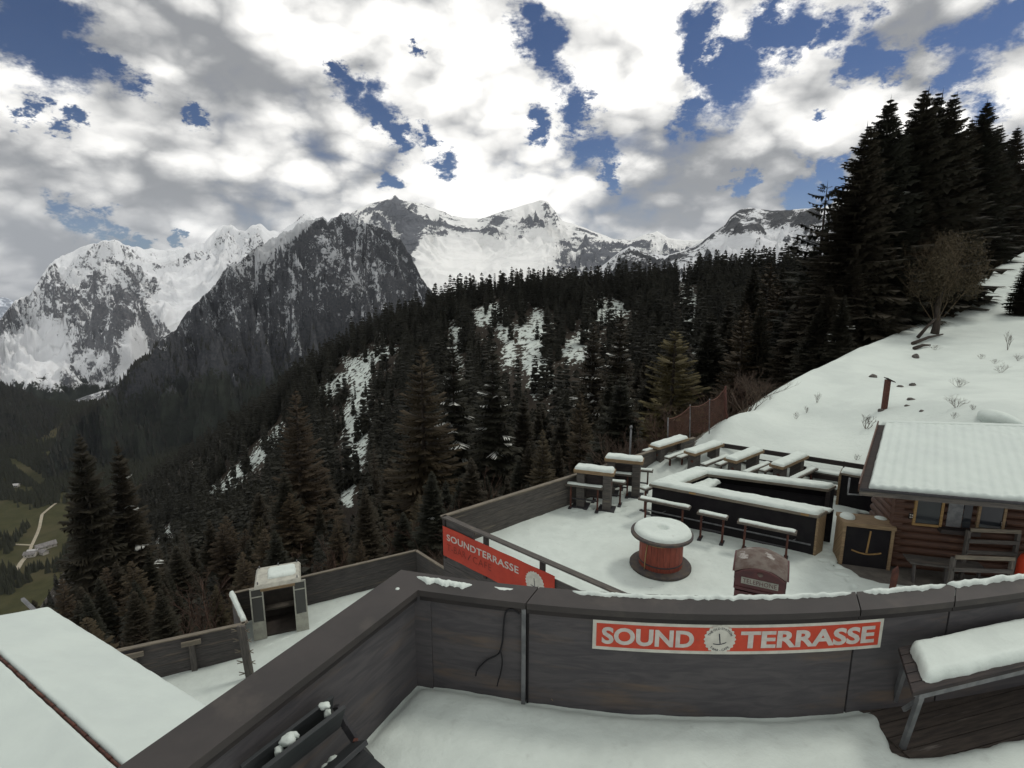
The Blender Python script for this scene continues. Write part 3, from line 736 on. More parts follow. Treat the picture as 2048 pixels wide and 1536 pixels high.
def tree(name, label, crown, loc, h, rz, group, ws=1., trunk=TRK, cat='tree', base_h=20.):
    s = h / base_h
    o = thing(name, label, cat, loc, rz, group); o.scale = (s * ws, s * ws, s)
    link('trunk', trunk, o); link('crown', crown, o)
    return o
def ground1(x, y): return float(ground(np.array([x]), np.array([y]))[0])
rngT = random.Random(11)
def tree_top(name, label, crown, u, v, y, group=None, ws=1., h=None, cat='tree'):
    p = ony(u, v, y); zb = ground1(p.x, p.y)
    return tree(name, label, crown, (p.x, p.y, zb - .3), max(p.z - zb + .3, 2.), rngT.random() * 6.28, group, ws)

def bud_crown(seed, h, n, m):
    rg = np.random.RandomState(seed); P = []
    cs = [(rg.normal(0, .17) * h, rg.normal(0, .17) * h, h * rg.uniform(.42, .92), h * rg.uniform(.10, .19)) for _ in range(26)]
    for k in range(n):
        cx, cy, cz, r = cs[rg.randint(len(cs))]; d = rg.normal(0, 1, 3); d /= np.linalg.norm(d); p = np.array([cx, cy, cz]) + d * r * rg.rand() ** .5
        a = rg.normal(0, 1, 3); a /= np.linalg.norm(a); b = rg.normal(0, 1, 3); b /= np.linalg.norm(b); s_ = h * rg.uniform(.008, .018)
        P += [p, p + a * s_ * 2.2, p + b * s_]
    return npmesh('foliage', np.array(P, np.float32), np.arange(len(P)).reshape(-1, 3), m, smooth=False)
# named trees on the right shoulder
G1 = 'tall spruces crowning the right shoulder'
for i, (u, v, y, k, ws, lab) in enumerate([
        (1735, 250, 43, 0, 1.15, 'leftmost tall dark spruce of the stand above the snow slope'),
        (1782, 198, 47, 1, 1.1, 'second tall dark spruce from the left of the stand on the shoulder'),
        (1858, 180, 50, 2, 1.15, 'tallest dark spruce in the middle of the stand above the snow slope'),
        (1886, 184, 54, 3, 1.1, 'dark spruce just behind the tallest one, second of the twin tops'),
        (1915, 188, 52, 4, 1.1, 'dark spruce right of the twin tops on the shoulder'),
        (1975, 203, 74, 0, 1.15, 'pointed dark spruce standing apart at the right of the stand'),
        (2036, 255, 94, 1, 1.1, 'rightmost dark spruce cut by the edge of the picture')]):
    tree_top('spruce_tree', lab, SPR[k], u, v, y, G1, ws * 1.25)
for i, (u, v, y, k) in enumerate([(1700, 420, 52, 2), (1758, 330, 52, 3), (1820, 290, 60, 4), (1940, 290, 74, 0), (2000, 300, 88, 2), (1850, 380, 47, 1), (1905, 400, 52, 3), (1960, 380, 76, 4), (1715, 500, 41, 0), (1795, 430, 46, 2), (1670, 520, 46, 1), (2070, 300, 102, 2), (1830, 500, 46, 4), (1690, 590, 38, 3), (1765, 540, 42, 1), (1640, 610, 40, 2), (1920, 470, 62, 1), (1985, 420, 86, 3), (2040, 380, 100, 0), (1600, 590, 46, 4), (1900, 330, 70, 1), (1860, 300, 66, 0), (1770, 290, 58, 2), (1830, 240, 64, 1), (1945, 240, 74, 3), (2005, 250, 90, 4), (1725, 380, 52, 1), (1890, 240, 72, 2), (2060, 330, 102, 3), (1955, 330, 78, 0), (1660, 570, 40, 4), (1740, 600, 40, 0), (2010, 430, 94, 2)]):
    row = [n_ for m_, n_ in ((1650, 'at the left foot of the tall stand'), (1705, 'just left of the leftmost tall spruce'), (1750, 'around the leftmost tall spruce'), (1800, 'around the second tall spruce from the left'), (1845, 'between the second spruce and the twin tops'), (1895, 'under the twin tops of the stand'), (1930, 'right of the twin tops of the stand'), (1965, 'left of the pointed spruce'), (2015, 'around the pointed spruce at the right'), (9999, 'at the right edge of the stand')) if u < m_][0]
    tier = 'taller' if v < 300 else ('middle height' if v < 440 else 'lower')
    tree_top('spruce_tree', '%s dark spruce %s' % (tier, row), SPR[k], u, v, y, 'spruces filling the stand on the shoulder', 1.45)
tree_top('spruce_tree', 'thin see-through spruce standing alone left of the tall stand', SPR_THIN, 1655, 368, 50, None, 1.1)
p = ony(2046, 612, 44); tree('spruce_tree', 'small bushy spruce on the snow at the right edge', SPR[1], (p.x, p.y, ground1(p.x, p.y) - .1), 5.0, .4, None, 1.4)
tree_top('larch_tree', 'broad yellowish larch behind the net fence and tables', LAR[0], 1352, 660, 46, None, 1.25)
tree_top('larch_tree', 'olive larch below the terrace corner left of the snowy spruces', LARD[0], 842, 690, 62, None, 1.1)
tree_top('larch_tree', 'olive larch rising beside the diagonal snow strip', LARD[1], 590, 782, 80, None, 1.)
tree_top('spruce_tree', 'dark spruce with snow on its branches left of the yellowish larch', SPR_SNOW[0], 1242, 616, 78, 'snow dusted spruces', 1.)
tree_top('spruce_tree', 'snow flecked spruce with wide branches next to the long clearing', SPR_SNOW[1], 1188, 640, 84, 'snow dusted spruces', 1.)
tree_top('spruce_tree', 'snow flecked spruce standing above the terrace corner', SPR_SNOW[0], 985, 690, 68, 'snow dusted spruces', 1.1)
tree_top('spruce_tree', 'snow flecked spruce between the olive larch and the terrace corner', SPR_SNOW[1], 905, 668, 78, 'snow dusted spruces', 1.)
tree_top('spruce_tree', 'near spruce with pointed top above the far end of the snowy roof', SPR[2], 160, 868, 80, 'spruces over the valley', .8)
tree_top('spruce_tree', 'near spruce beside the one over the valley meadow', SPR[3], 232, 880, 84, 'spruces over the valley', .8)

def sky_limit(u):
    return np.interp(u, [-300, 0, 100, 140, 175, 300, 400, 500, 650, 750, 850, 900, 1000, 1150, 1330, 1440, 1560, 1640, 1700, 2300], [1230, 1180, 1150, 980, 900, 850, 800, 772, 690, 636, 610, 583, 566, 556, 540, 500, 490, 515, 480, 300])
cand = []
rp = random.Random(5)
def blocked(U, V, VT, W_):
    r = np.zeros(U.shape, bool)
    for s_ in (0., .35, .7, 1.):
        vv = V + (VT - V) * s_; ww = W_ * (1 - .8 * s_)
        for c in CLEAR:
            for du in (-1, 0, 1): r |= poly_in(U + du * ww, vv, c)
    return r
def add(n, r0, r1, a0, a1, hr, tol=12):
    rs = np.random.RandomState(int(r0 * 7 + n))
    R_ = np.sqrt(r0 ** 2 + (r1 ** 2 - r0 ** 2) * rs.rand(n)); A_ = rad(a0) + rad(a1 - a0) * rs.rand(n)
    X = R_ * np.sin(A_); Y = R_ * np.cos(A_); Z = ground(X, Y); Hh = hr[0] + (hr[1] - hr[0]) * rs.rand(n)
    _, ov = hill(X, Y)
    U, V = projn(X, Y, Z); lim = sky_limit(U) - rs.rand(n) ** 2 * tol
    yy = (768 - lim) / F; pz = CH + (-math.sin(PITCH) + yy * math.cos(PITCH)) * Y / (math.cos(PITCH) + yy * math.sin(PITCH)) - Z
    Hh = np.minimum(Hh, pz)
    ok = (Y > 12) & (U > -150) & (U < 2200) & (Hh > .42 * hr[0]) & ~((X > 3.5) & (Y > 14) & (Y < 125) & (ov < 2.5))
    _, VT = projn(X, Y, Z + Hh)
    ok &= ~((Y < 60) & (U > 1230) & (U < 1450) & (VT < 800))
    ok &= ~blocked(U, V, VT, .16 * (V - VT)) | ((rs.rand(n) < .13) & (R_ > 120))
    for i in np.nonzero(ok)[0]: cand.append((float(V[i] - VT[i]), float(X[i]), float(Y[i]), float(Z[i]), float(Hh[i])))
add(170, 26, 75, -55, 6, (5, 10))
add(70, 40, 80, 5, 40, (11, 17))
add(1400, 345, 520, -50, -10, (9, 15))
add(430, 75, 140, -52, 32, (10, 22))
add(1350, 140, 240, -50, 34, (8, 20))
add(3600, 240, 352, -48, 36, (6, 18), 34)
cand.sort(reverse=True)
NI = 245
for i, (px, x, y, z, h) in enumerate(cand[:NI]):
    d = math.hypot(x, y)
    cr = (SPR if d < 110 else SPR_MID)[rp.randrange(3)]
    larchy = rp.random() < (.34 if d < 90 else .10)
    u, v = proj(x, y, z + h)
    if larchy: cr = LARD[rp.randrange(2)]
    zones = [(150, 'at the far left over the valley'), (330, 'behind the near end of the snowy roof'), (500, 'left of the gondola'), (640, 'behind the gondola'), (760, 'between the gondola and the long snow strip'), (880, 'left of the red banner'), (1010, 'above the red banner corner'), (1150, 'behind the terrace fence'), (1300, 'behind the two fence tables'), (1450, 'behind the net fence'), (9999, 'under the tall spruce stand')]
    side = [n_ for m_, n_ in zones if u < m_][0]
    dist = 'near' if d < 75 else ('middle distance' if d < 140 else 'far')
    kind = 'larch' if larchy else 'spruce'
    tall = 'tall' if px > 150 else ('middle sized' if px > 95 else 'small')
    tree(kind + '_tree', '%s %s dark %s in the wood %s' % (dist, tall, kind, side), cr, (x, y, z - .3), h, rp.random() * 6.28, '%s %s trees %s' % (dist, kind, side), rp.uniform(.75, 1.35))
# the rest of the wood, too small to tell apart
V = []; Tn = []; rs = np.random.RandomState(3)
proto = []
for i in range(3):
    me = spruce_crown(700 + i, 1., .20, 14, 7, 1, wid=2.6)
    n = len(me.vertices); co = np.empty(n * 3, np.float32); me.vertices.foreach_get('co', co); proto.append(co.reshape(-1, 3)); bpy.data.meshes.remove(me)
parts = []
for (px, x, y, z, h) in cand[NI:]:
    ww = h * rs.uniform(.8, 1.5); c = proto[rs.randint(3)] * np.array([ww, ww, h]); a = rs.rand() * 6.28
    R = np.array([[math.cos(a), -math.sin(a), 0], [math.sin(a), math.cos(a), 0], [0, 0, 1]])
    parts.append(c @ R.T + np.array([x, y, z - .3]))
if parts:
    VV = np.concatenate(parts); me = npmesh('forest', VV, np.arange(len(VV)).reshape(-1, 3), 'needles_far', smooth=False)
    tag(link('forest', me), 'distant spruce wood covering the ridge across the gully', 'forest', None, 'stuff')
# far wood on the flanks of the dark ridge and in the valley
def cones(name, label, pts, mat_, hmin, hmax, seed):
    rs = np.random.RandomState(seed); P = []
    for (x, y, z) in pts:
        h = hmin + (hmax - hmin) * rs.rand(); r = h * .2; a0 = rs.rand() * 6
        t = [(x + r * math.cos(a0 + k * 1.257), y + r * math.sin(a0 + k * 1.257), z - 1) for k in range(5)]
        for k in range(5): P += [t[k], t[(k + 1) % 5], (x, y, z + h)]
    me = npmesh(name, np.array(P, np.float32), np.arange(len(P)).reshape(-1, 3), mat_, smooth=False)
    return tag(link(name, me), label, 'forest', None, 'stuff')
def surf_pts(oname, n, test, seed):
    me = bpy.data.objects[oname].data; co = np.empty(len(me.vertices) * 3, np.float32); me.vertices.foreach_get('co', co); co = co.reshape(-1, 3)
    U, V = projn(co[:, 0], co[:, 1], co[:, 2]); ok = np.nonzero(test(U, V))[0]
    rs = np.random.RandomState(seed); k = rs.choice(ok, min(n, len(ok)), replace=False)
    return co[k] + np.stack([rs.uniform(-4, 4, len(k)), rs.uniform(-4, 4, len(k)), np.zeros(len(k))], 1)
cones('forest_flank', 'dark wood creeping up the flank of the rocky buttress', surf_pts('dark_rock_ridge', 6500, lambda U, V: (V > 660 + .1 * (600 - U)) & (V < 960) & (U > -20) & (U < 900), 1), 'needles_far', 14, 24, 1)
cones('forest_hill', 'dark wood on the hill closing the valley', surf_pts('wooded_hill', 5000, lambda U, V: (U > -80) & (U < 320), 2), 'needles_far', 14, 24, 2)
# undergrowth of bare shrubs around the terraces
sh_n = 0
for (n, r0, r1, a0, a1, hh) in ((70, 13.5, 30, -44, -2, (1.6, 3.4)), (46, 20.5, 30, -8, 14, (1.4, 2.8)), (22, 23, 34, 14, 26, (1.2, 2.4)), (34, 30, 55, -46, 0, (3, 6))):
    for k in range(n):
        a = rad(rp.uniform(a0, a1)); r = rp.uniform(r0, r1); x, y = r * math.sin(a), r * math.cos(a)
        if y < 12 or (x > -10.2 and x < 3 and y < 17.8 - .0 and y < 17.3 + x * .6): continue
        z = ground1(x, y); h = rp.uniform(*hh)
        _, ov = hill(np.array([x]), np.array([y]))
        if x > 3.5 and y > 14 and ov[0] < .6: continue
        zone = 'left of the gondola terrace' if x < -9 else 'right behind the gondola' if x < -6 else 'behind the gondola terrace corner' if x < -3 else 'outside the red banner corner' if x < 0 else 'outside the plank fence tables' if x < 4 else 'under the larch behind the net fence' if x < 8 else 'at the foot of the spruce stand'
        bk = rp.randrange(4)
        o = thing('shrub', '%s bare %s shrub %s' % ('tall' if h > .5 * (hh[0] + hh[1]) else 'low', 'reddish' if bk % 2 else 'brown', zone), 'shrub', (x, y, z - .1), rp.random() * 6.28, 'bare shrubs ' + zone)
        s = h / 4.; o.scale = (s * 1.25, s * 1.25, s); link('twigs', BUSH[bk], o)
# ------------------------------------------------------------------ valley details
MEADOW = [[(138, 1008), (142, 1080), (120, 1125), (30, 1145), (10, 1120), (40, 1075), (80, 1030), (112, 1005)], [(-20, 1060), (-20, 1000), (25, 1000), (45, 1030), (30, 1080)], [(10, 910), (60, 935), (95, 960), (80, 975), (40, 950)], [(112, 850), (128, 845), (118, 880), (75, 890), (68, 882)], [(85, 905), (105, 900), (100, 930)], [(20, 965), (60, 975), (80, 990), (30, 985)], [(122, 985), (140, 985), (140, 1005), (118, 1005)], [(-30, 1110), (10, 1100), (5, 1150), (-30, 1160)]]
rs = np.random.RandomState(21)
vx = rs.uniform(-2100, -150, 70000); vy = rs.uniform(800, 2150, 70000); vz = valley_z(vx, vy); vu, vv = projn(vx, vy, vz)
keep = (vu > -60) & (vu < 420) & (vv < 1190)
for c in MEADOW: keep &= ~((soft(vu, vv, c, 8) + .0) > .5)
keep &= (fbm(vx / 130., vy / 130., 3, 3) > -.10) | (vv < 988)
k = np.nonzero(keep)[0][:24000]
cones('forest_valley', 'dark wood between the valley meadows', np.stack([vx[k], vy[k], vz[k]], 1), 'meadow_tree', 12, 24, 5)
def road(pts, w, label):
    P = [onz(u, v, -500) for u, v in pts]; b = MB()
    for i in range(len(P) - 1):
        a, c = P[i], P[i + 1]; n = 6
        for q in range(n):
            s, e = a.lerp(c, q / n), a.lerp(c, (q + 1) / n); d = (e - s).to_2d().normalized(); sd = Vector((-d.y, d.x)) * w / 2
            def Z(p): return (p[0], p[1], float(valley_z(p[0], p[1])) + .9)
            b.face([Z((s.x - sd.x, s.y - sd.y)), Z((e.x - sd.x, e.y - sd.y)), Z((e.x + sd.x, e.y + sd.y)), Z((s.x + sd.x, s.y + sd.y))])
    tag(b.build('valley_road', 'gravel_road'), label, None, None, 'structure')
road([(112, 1008), (84, 1028), (78, 1050), (62, 1090), (58, 1104)], 5.5, 'pale farm road crossing the valley meadow')
road([(-10, 1085), (5, 1080), (40, 1084), (62, 1087)], 4.5, 'pale side road between the valley fields')
road([(58, 1104), (42, 1122), (30, 1142), (24, 1155)], 8., 'wide pale road below the farmhouses')
def house(u, v, L, Wd, h, rz, roofm, lab):
    p = onz(u, v, -500); z = float(valley_z(p.x, p.y)); t = thing('farmhouse', lab, 'house', (p.x, p.y, z), rz, 'farmhouses in the valley')
    b = MB(); b.box((0, 0, h / 2), (L, Wd, h)); b.face([(-L / 2, -Wd / 2, h), (-L / 2, Wd / 2, h), (-L / 2, 0, h + Wd * .34)]); b.face([(L / 2, Wd / 2, h), (L / 2, -Wd / 2, h), (L / 2, 0, h + Wd * .34)])
    b.build('wall', 'wall_plaster', t, False)
    r = MB(); e = 1.2; rh = h + Wd * .34 + .2
    for s in (-1, 1):
        q = [(-L / 2 - e, s * (Wd / 2 + e), h - .3), (L / 2 + e, s * (Wd / 2 + e), h - .3), (L / 2 + e, 0, rh), (-L / 2 - e, 0, rh)]
        r.face(q if s < 0 else q[::-1]); r.face([(a, c, d + .5) for a, c, d in (q if s < 0 else q[::-1])])
    r.build('roof', roofm, t, False)
    for s in (-.3, 0, .3):
        w = MB(); w.box((L * s, -Wd / 2 - .05, h * .55), (1.6, .16, 1.8)); w.build('window', 'pane_dark', t, False)
house(61, 1110, 17, 11, 6, .3, 'far_roof', 'dark roofed farmhouse beside the valley road')
house(66, 1103, 15, 8, 4, .3, 'far_roof_light', 'low building with a pale roof behind the dark roofed farmhouse')
house(92, 1094, 30, 15, 6, .9, 'far_roof', 'long grey roofed barn on the valley meadow')
house(88, 1106, 14, 9, 5, -.4, 'far_roof', 'small grey house between barn and road')
house(32, 974, 13, 9, 5, .2, 'far_roof_light', 'tiny pale roofed hut on the upper valley field')

# ------------------------------------------------------------------ shared builders
def offs(poly, d):
    out = []
    for i, p in enumerate(poly):
        a = Vector(poly[max(i - 1, 0)][:2]); b = Vector(poly[min(i + 1, len(poly) - 1)][:2]); t = (b - a).normalized()
        out.append((p[0] - t.y * d, p[1] + t.x * d))
    return out
def slab(name, quad, th, parent=None, edge=.12, n=(40, 14), seed=1, rough=.012, wob=.02, m='snow', fn=None, world=True):
    """a rounded layer of snow over a quad (four 3-D corners, in order)"""
    a, b, c, d = [np.array(p, float) for p in quad]
    s = np.linspace(0, 1, n[0]); t = np.linspace(0, 1, n[1]); S, T = np.meshgrid(s, t)
    L = np.linalg.norm(b - a); Wd = np.linalg.norm(d - a)
    # denser towards the rim
    S = .5 - .5 * np.cos(np.pi * S) * (1 - .35 * (1 - np.abs(2 * S - 1))) ; T = .5 - .5 * np.cos(np.pi * T)
    S = (S - S.min()) / (S.max() - S.min()); T = (T - T.min()) / (T.max() - T.min())
    P = (a * (1 - S[..., None]) + b * S[..., None]) * (1 - T[..., None]) + (d * (1 - S[..., None]) + c * S[..., None]) * T[..., None]
    e = np.minimum(np.minimum(S, 1 - S) * L, np.minimum(T, 1 - T) * Wd)
    ew = min(edge, Wd * .49)
    k1_ = np.clip(np.minimum(S, 1 - S) * L / ew, 0, 1); k2_ = np.clip(np.minimum(T, 1 - T) * Wd / ew, 0, 1)
    prof = np.sqrt(np.clip(1 - (1 - k1_) ** 2 - (1 - k2_) ** 2, 0, 1))
    w1 = fbm(P[..., 0] * 5 + seed, P[..., 1] * 5, 3, seed)
    rim = np.clip(1 - e / (ew * 1.2), 0, 1)
    cen = P.reshape(-1, 3).mean(0)
    P[..., 0] += rim * wob * w1 * np.sign(P[..., 0] - cen[0]); P[..., 1] += rim * wob * fbm(P[..., 0] * 5, P[..., 1] * 5 + 7, 3, seed + 2) * np.sign(P[..., 1] - cen[1])
    P[..., 2] += prof * (th + rough * fbm(P[..., 0] * 3, P[..., 1] * 3, 3, seed + 4) * 2) - .006 * (1 - prof)
    if fn is not None: P[..., 2] += fn(S, T) * prof
    pts = P.reshape(-1, 3)
    nr, nc = n[1], n[0]
    q = gridquads(nr, nc)
    if parent is not None and world:
        M = np.array(world_inv(parent)); pts = pts @ M[:3, :3].T + M[:3, 3]
    me = npmesh(name, pts, q, m)
    return link(name, me, parent)
_tc = {}
def text_geo(body, bold=.0, spacing=1.):
    key = (body, bold, spacing)
    if key in _tc: return _tc[key]
    c = bpy.data.curves.new('lettering', 'FONT'); c.body = body; c.size = 1.; c.offset = bold; c.space_character = spacing; c.resolution_u = 4
    o = bpy.data.objects.new('lettering', c); COL.objects.link(o)
    dg = bpy.context.evaluated_depsgraph_get(); me = bpy.data.meshes.new_from_object(o.evaluated_get(dg))
    vs = [tuple(v.co) for v in me.vertices]; fs = [tuple(p.vertices) for p in me.polygons]
    bpy.data.objects.remove(o); bpy.data.curves.remove(c); bpy.data.meshes.remove(me)
    _tc[key] = (vs, fs); return vs, fs
def lettering(body, box, mapper, m, parent, bold=.0, spacing=1., name='lettering'):
    vs, fs = text_geo(body, bold, spacing); xs = [v[0] for v in vs]; ys = [v[1] for v in vs]
    x0, x1, y0, y1 = box; ax, ay = min(xs), min(ys); kx = (x1 - x0) / (max(xs) - ax); ky = (y1 - y0) / (max(ys) - ay)
    b = MB(); b.v = [tuple(mapper(x0 + (v[0] - ax) * kx, y0 + (v[1] - ay) * ky)) for v in vs]
    b.f = list(fs); b.uv = [[(0, 0)] * len(f) for f in fs]; b.mi = [0] * len(fs); b.sm = [False] * len(fs)
    return b.build(name, m, parent)

# ------------------------------------------------------------------ upper terrace
ZC, ZF = 4.35, 3.42
def fit(px, n=70, z=ZC):
    u = np.array([p[0] for p in px], float); v = np.array([p[1] for p in px], float)
    c = np.polyfit((u - 1400) / 600, v, 4); uu = np.linspace(u[0], 2500, n); vv = np.polyval(c, (np.minimum(uu, 2250) - 1400) / 600) + np.where(uu > 2250, -(uu - 2250) * .10, 0)
    return uu, [onz(a, b, z).to_2d() for a, b in zip(uu, vv)]
UO, OUT = fit([(803, 1139), (880, 1152), (1000, 1166), (1150, 1180), (1300, 1188), (1450, 1191), (1600, 1189), (1750, 1182), (1900, 1168), (2048, 1152), (2250, 1124)])
UI, INN = fit([(836, 1180), (900, 1189), (1000, 1201), (1150, 1216), (1300, 1225), (1450, 1229), (1600, 1227), (1750, 1219), (1900, 1204), (2048, 1184), (2250, 1150)])
OUT = [tuple(p) for p in OUT]; INN = [tuple(p) for p in INN]
def cut(poly, us, u0, u1):
    us = np.array(us); xs = np.array([p[0] for p in poly]); ys = np.array([p[1] for p in poly])
    g = np.concatenate([[u0], us[(us > u0 + 1) & (us < u1 - 1)], [u1]])
    return [(float(np.interp(a, us, xs)), float(np.interp(a, us, ys))) for a in g]
def resample(a, n):
    a = np.array(a); d = np.concatenate([[0], np.cumsum(np.hypot(*np.diff(a, axis=0).T))]); t = np.linspace(0, d[-1], n)
    return [(float(np.interp(x, d, a[:, 0])), float(np.interp(x, d, a[:, 1]))) for x in t]
wl_o0, wl_o1 = onz(803, 1139, ZC).to_2d(), onz(235, 1536, ZC).to_2d(); wl_i0, wl_i1 = onz(836, 1180, ZC).to_2d(), onz(390, 1525, ZC).to_2d()
wl_o2 = wl_o1 + (wl_o1 - wl_o0) * 1.0; wl_i2 = wl_i1 + (wl_i1 - wl_i0) * 1.15
par = thing('parapet_wall', 'weathered timber parapet with dark sheet cap around the upper terrace', 'parapet', (1.3, 4.1, ZF))
JO = [803, 1078, 1712, 1912, 2500]; JI = [836, 1052, 1722, 1910, 2500]
for k in range(4):
    g = 1.2
    b = MB(); b.sweep(resample(cut(INN, UI, JI[k] + (g if k else 0), JI[k + 1] - g), 14), resample(cut(OUT, UO, JO[k] + (g if k else 0), JO[k + 1] - g), 14), ZC - .055, ZC)
    b.build('cap_board', 'cap_sheet', par, bevel=.004)
b = MB(); b.sweep([tuple(wl_o0), tuple(wl_o2)], [tuple(wl_i0 - (wl_i0 - wl_o0) * .0), tuple(wl_i2)], ZC - .055, ZC + .001); b.build('cap_board', 'cap_sheet', par, bevel=.004)
WIN = offs(INN, .035)
for k in range(4):
    a = cut(WIN, UI, JI[k] + (3 if k else 6), JI[k + 1] - .8)
    b = MB(); b.sweep(a, offs(a, .11), ZF - .25, ZC - .057); b.build('wall_panel', 'grey_board', par)
    a2 = cut(offs(INN, .012), UI, JI[k] + (1 if k else 2), JI[k + 1] - .4)
    b = MB(); b.sweep(a2, offs(a2, .02), ZC - .10, ZC - .057); b.build('fascia', 'fascia', par)
dl = (wl_i2 - wl_i0).normalized(); nl = Vector((-dl.y, dl.x))
if nl.dot(wl_o0 - wl_i0) < 0: nl = -nl
b = MB(); b.sweep([tuple(wl_i0 + nl * .16 - dl * .02), tuple(wl_i2 + nl * .16)], [tuple(wl_i0 + nl * .05 - dl * .02), tuple(wl_i2 + nl * .05)], ZF - .25, ZC - .057); b.build('wall_panel', 'grey_board', par)
b = MB(); b.sweep([tuple(wl_i0 + nl * .035), tuple(wl_i2 + nl * .035)], [tuple(wl_i0 + nl * .012), tuple(wl_i2 + nl * .012)], ZC - .10, ZC - .057); b.build('fascia', 'fascia', par)
# corner post closing the two wings
cp = Vector(INN[0]) + Vector((.02, .16)); b = MB(); b.box((cp.x - .02, cp.y - .055, (ZF - .25 + ZC - .06) / 2), (.26, .17, ZC - .06 - ZF + .25), 0, -.25); b.build('corner_post', 'grey_board', par)
# steel post at the joint
pu = cut(WIN, UI, 1046, 1056)
b = MB(); b.beam((pu[0][0], pu[0][1] - .02, ZF - .1), (pu[0][0], pu[0][1] - .02, ZC - .06), .035, .03, (0, 1, 0)); b.build('post', 'grey_metal', par)
b = MB(); b.beam((pu[-1][0] - .005, pu[-1][1] + .006, ZF - .1), (pu[-1][0] - .005, pu[-1][1] + .006, ZC - .06), .016, .03, (0, 1, 0)); b.build('joint', 'black_panel', par)
# ridges of snow left on the cap
def capsnow(u0, u1, w, h, seed, pos=.18):
    n = 70; m = 9; uo = np.linspace(u0, u1, n)
    xo = np.interp(uo, UO, [p[0] for p in OUT]); yo = np.interp(uo, UO, [p[1] for p in OUT])
    xi = np.interp(uo, UI, [p[0] for p in INN]); yi = np.interp(uo, UI, [p[1] for p in INN])
    t = np.linspace(0, 1, n); end = np.clip(np.minimum(t, 1 - t) * (u1 - u0) / 22., 0, 1) ** .5
    nz = fbm(uo / 18., uo * 0 + seed, 4, seed); ww = w * end * (1 + .75 * nz); hh = h * end * (.9 + .7 * fbm(uo / 30., uo * 0 + 3, 4, seed + 3))
    P = np.zeros((m, n, 3)); L = np.hypot(xi - xo, yi - yo)
    for j in range(m):
        f = j / (m - 1); s = (pos * .27 - .02 + (f) * ww) / L
        P[j, :, 0] = xo + (xi - xo) * s; P[j, :, 1] = yo + (yi - yo) * s
        P[j, :, 2] = ZC - .004 + hh * math.sin(math.pi * f) ** .6 * (1 + .18 * perlin(uo / 5., uo * 0 + j * .7, seed))
    M = np.array(world_inv(par)); pts = P.reshape(-1, 3) @ M[:3, :3].T + M[:3, 3]
    link('snow_ridge', npmesh('snow_ridge', pts, gridquads(m, n), 'snow'), par)
capsnow(832, 945, .085, .035, 1, .35); capsnow(985, 1030, .05, .012, 2, .3); capsnow(1143, 1455, .055, .026, 3, .12); capsnow(1395, 1705, .06, .032, 4, .1); capsnow(1725, 1893, .075, .036, 5, .05); capsnow(1893, 2200, .095, .046, 6, .0)
pd = onz(795, 1178, ZC); b = MB(); b.lathe((pd.x, pd.y, ZC - .002), [(.02, 0), (.016, .008), (.001, .012)], 9); b.build('snow_ridge', 'snow', par)

# deck and snow of the upper terrace
deckpoly = [tuple(p) for p in offs(cut(INN, UI, 836, 2500), .09)] + [(11, 3.0), (11, .2), (-3.6, .2)] + [tuple(wl_i2 + nl * .1), tuple(wl_i0 + nl * .1)]
b = MB(); b.v = [(p[0], p[1], ZF - .28) for p in deckpoly] + [(p[0], p[1], ZF - .07) for p in deckpoly]; nD = len(deckpoly)
b.f = [tuple(range(nD))[::-1], tuple(range(nD, 2 * nD))] + [(i, (i + 1) % nD, nD + (i + 1) % nD, nD + i) for i in range(nD)]
b.uv = [[(b.v[i][0], b.v[i][1]) for i in f] for f in b.f]; b.mi = [0] * len(b.f); b.sm = [False] * len(b.f)
tag(b.build('upper_deck', 'deck_wood'), 'timber deck of the upper terrace', None, None, 'structure')
BARE = [tuple(onz(u, v, ZF).to_2d()) for u, v in [(1742, 1404), (1758, 1425), (1776, 1470), (1788, 1498), (1812, 1510), (1850, 1507), (1950, 1488), (2060, 1462), (2300, 1400), (2300, 1290), (1980, 1330), (1800, 1385)]]
gx = np.arange(-2.9, 8., .035); gy = np.arange(.9, 5., .035); X, Y = np.meshgrid(gx, gy)
ins = poly_in(X, Y, deckpoly); dW = polydist(X, Y, deckpoly)
Z = ZF + .035 * fbm(X / .9, Y / .9, 3, 51) + .010 * fbm(X / .22, Y / .22, 3, 52) - .06 * np.exp(-np.clip(dW - .10, 0, 9) / .05) + .05 * np.exp(-(((X + .6) / .6) ** 2 + ((Y - 4.0) / .5) ** 2))
dB = polydist(X, Y, BARE); inB = poly_in(X, Y, BARE); sB = np.where(inB, dB, -dB) + .02 * fbm(X / .2, Y / .2, 2, 5)
Z = np.where(sB > -.09, ZF - .085 + (Z - ZF + .085) * np.sqrt(np.clip(1 - (1 - np.clip(-sB / .09, 0, 1)) ** 2, 0, 1)) - np.clip(sB, 0, .06) * 1.5, Z)
q = gridquads(*X.shape); keep = ins.ravel()[q].any(1) & ~((sB.ravel()[q] > .08).all(1)); q = q[keep]
used, inv = np.unique(q, return_inverse=True)
tag(link('upper_snow', npmesh('upper_snow', np.stack([X.ravel(), Y.ravel(), Z.ravel()], 1)[used], inv.reshape(-1, 4), 'snow')), 'smooth snow covering the upper terrace floor', 'snow', None, 'stuff')
dk = bpy.data.objects['upper_deck']
p0 = onz(1742, 1404, ZF - .05).to_2d(); p1 = onz(2300, 1270, ZF - .05).to_2d(); e1 = (p1 - p0).normalized(); e2 = Vector((e1.y, -e1.x))
for k in range(11):
    a = p0 + e2 * (k * .125 - .35) - e1 * .2; c = a + e1 * 3.6
    b = MB(); b.beam((a.x, a.y, ZF - .064), (c.x, c.y, ZF - .064), .115, .02); b.build('plank', 'deck_wood', dk, False)

